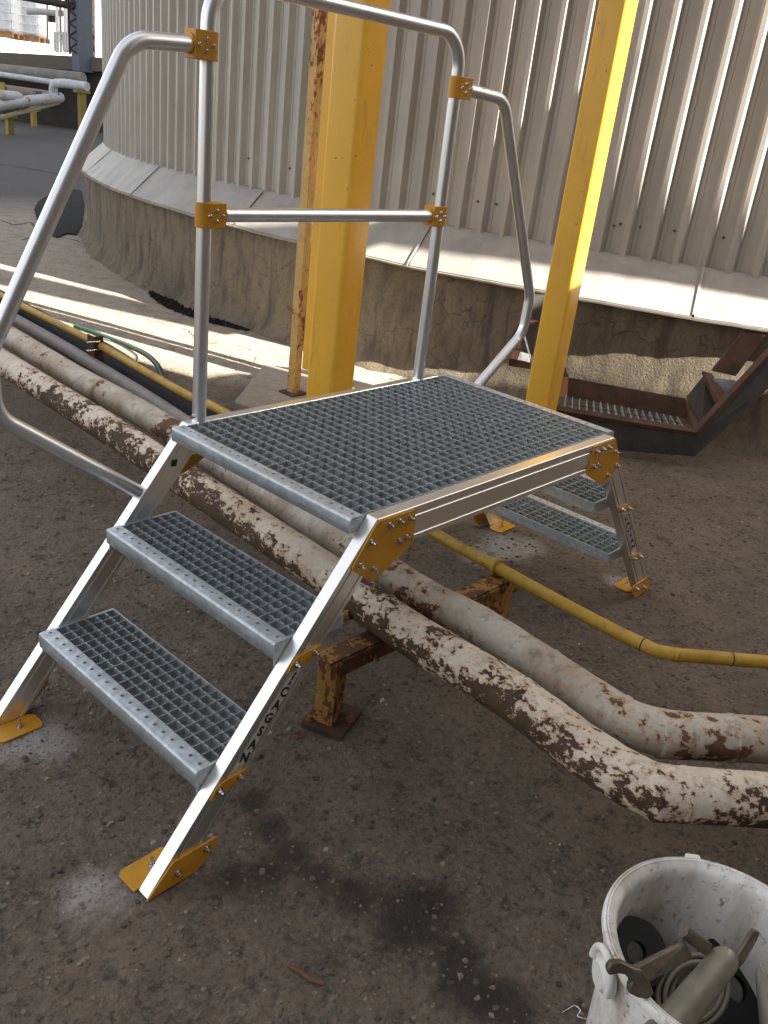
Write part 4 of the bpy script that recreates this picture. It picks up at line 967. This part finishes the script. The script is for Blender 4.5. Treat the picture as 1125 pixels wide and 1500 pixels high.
for k in range(12): m = MB(); m.cyl(a.lerp(b, k / 12), a2.lerp(b2, (k + .5) / 12), .03, 6); m.obj('lacing', DARKST, root)
g = onz(131, 188); dg_ = (g - CAM).dot(RZ); a = at(129, -60, dg_); b = Vector((g.x, g.y, 0))
root = empty('rusty_service_post', b, 'tall cream post streaked with rust at the left edge of the tank', 'post')
m = MB(); m.prism([b, b + RX * .17, b + RX * .17 + Vector((.12, .14, 0)), b + RX * .14 + Vector((.11, .13, 0)), b + RX * .14 + Vector((.02, .02, 0)), b + Vector((.016, .02, 0))], a - b); m.obj('angle_steel', m_peel('rusty_cream_paint', (.42, .34, .25), (.07, .03, .02), .52, 9, (1, 1, .5)), root)
for k in range(22): p = b.lerp(a, (k + .5) / 22) + RX * .09 - RZ * .02; m = MB(); m.cyl(p, p - RZ * .05, .035, 8); m.obj('bolt', RUST, root)
for v in (96, 122): p = at(124, v, dg_ - .3); m = MB(); m.tube([p + RX * (.065 * cos(t)) - RY * (.19 * sin(t)) for t in [2 * pi * i / 20 for i in range(20)]], .018, 6, closed=True); m.obj('hanging_ring', PALEP, root)
# raised yard: two caged totes on pallets, post, sign disc, railing and pipes
def tote(u, v, d, w, h, label):
    b = at(u, v, d); yaw = .75; root = empty('caged_tote', b, label, 'tote', 'white totes on the raised yard')
    R = Matrix.Rotation(yaw, 3, 'Z')
    m = MB(); m.box(b + Vector((0, 0, h / 2 + .16)), (w * .94, w * .94, h), yaw); m.obj('tank_body', TOTE, root, .05)
    for s_ in (-1, 0, 1): m = MB(); m.box(b + R @ Vector((s_ * w * .42, 0, .06)), (.12, w, .12), yaw); m.obj('pallet_bearer', WOOD, root)
    m = MB(); m.box(b + Vector((0, 0, .14)), (w, w, .03), yaw); m.obj('pallet_deck', WOOD, root)
    for k in range(5):
        zz = .25 + (h - .1) * k / 4; m = MB(); hw_ = w * .5; P = [b + R @ Vector((x * hw_, y * hw_, zz)) for x, y in ((-1, -1), (1, -1), (1, 1), (-1, 1))]; m.tube(P, .012, 6, closed=True); m.obj('cage_hoop', STEELW, root)
    for k in range(6):
        for s_ in (0, 1):
            x = -w * .5 + w * k / 5; off = R @ (Vector((x, -w * .5, 0)) if s_ == 0 else Vector((-w * .5, x, 0))); m = MB(); m.cyl(b + off + Vector((0, 0, .15)), b + off + Vector((0, 0, h + .17)), .011, 6); m.obj('cage_upright', STEELW, root)
tote(2, 54, 29, 1.15, 1.05, 'bluish caged tote on a pallet at the top left edge')
tote(40, 60, 30, 1.2, 1.1, 'pale caged tote on a pallet right of the bluish one')
root = far_thing('round_sign', 'small round sign on a stub post on the raised yard', 'sign', at(47, 66, 26)); m = MB(); c = at(47, 54, 26); m.cyl(c, c + RZ * .02, .085, 20); m.obj('disc', GREYP, root); m = MB(); m.cyl(at(47, 68, 26), at(47, 56, 26), .02, 8); m.obj('stub', GREYP, root)
farpipe([(40, 17, 27), (60, 17, 27), (97, 20, 27)], .09, plain('grey_pipe_paint', (.4, .42, .44), .5), 'overhead_pipe', 'grey pipe with a flange above the raised yard', .1)
m = MB(); root = far_thing('thin_mast', 'thin grey pole standing on the raised yard', 'pole', at(70, 62, 27)); m.cyl(at(70, 64, 27), at(69, -20, 27), .03, 8); m.obj('shaft', GREYP, root)
root = far_thing('float_drum', 'dark round drum hanging under the overhead pipe', 'drum', at(77, 27, 27.2)); m = MB(); c = at(77, 26, 27.2); m.cyl(c + Vector((0, 0, -.13)), c + Vector((0, 0, .1)), .14, 16); m.obj('drum_body', DARKST, root)
root = far_thing('white_gate', 'white painted railing at the edge of the raised yard', 'railing', at(92, 73, 25.6))
for k in range(7): m = MB(); u = 80 + k * 4.2; m.box((at(u, 48, 25.6) + at(u, 74, 25.6)) / 2, (.045, .045, .52)); m.obj('upright', STEELW, root)
for v in (49, 60): m = MB(); m.cyl(at(79, v - 1, 25.6), at(107, v + 3, 25.6), .022, 8); m.obj('rail', STEELW, root)
for k, (u, w_) in enumerate(((84, .05), (89, .04), (97, .07), (103, .05))):
    root = far_thing('riser_pipe', ['leftmost vertical riser pipe behind the white railing', 'second vertical riser pipe behind the white railing', 'third and thickest vertical riser pipe behind the white railing', 'rightmost vertical riser pipe beside the lattice mast'][k], 'pipe', at(u, 75, 26.5)); m = MB(); m.cyl(at(u, 76, 26.5), at(u - 1, -30, 26.5), w_, 10); m.obj('pipe_body', STEELW if k % 2 == 0 else GREYP, root)
# pale building far beyond the raised yard
b = at(40, 40, 60); root = empty('white_shed', Vector((b.x, b.y, 0)), 'pale shed wall far beyond the raised yard', 'building'); m = MB(); m.box(Vector((b.x, b.y, 5)), (26, .5, 10), .0 - .7); m.obj('wall', STEELW, root)
m = MB(); m.box(Vector((b.x, b.y, 10.2)), (27, 3, .3), -.7); m.obj('roof_edge', GREYP, root)
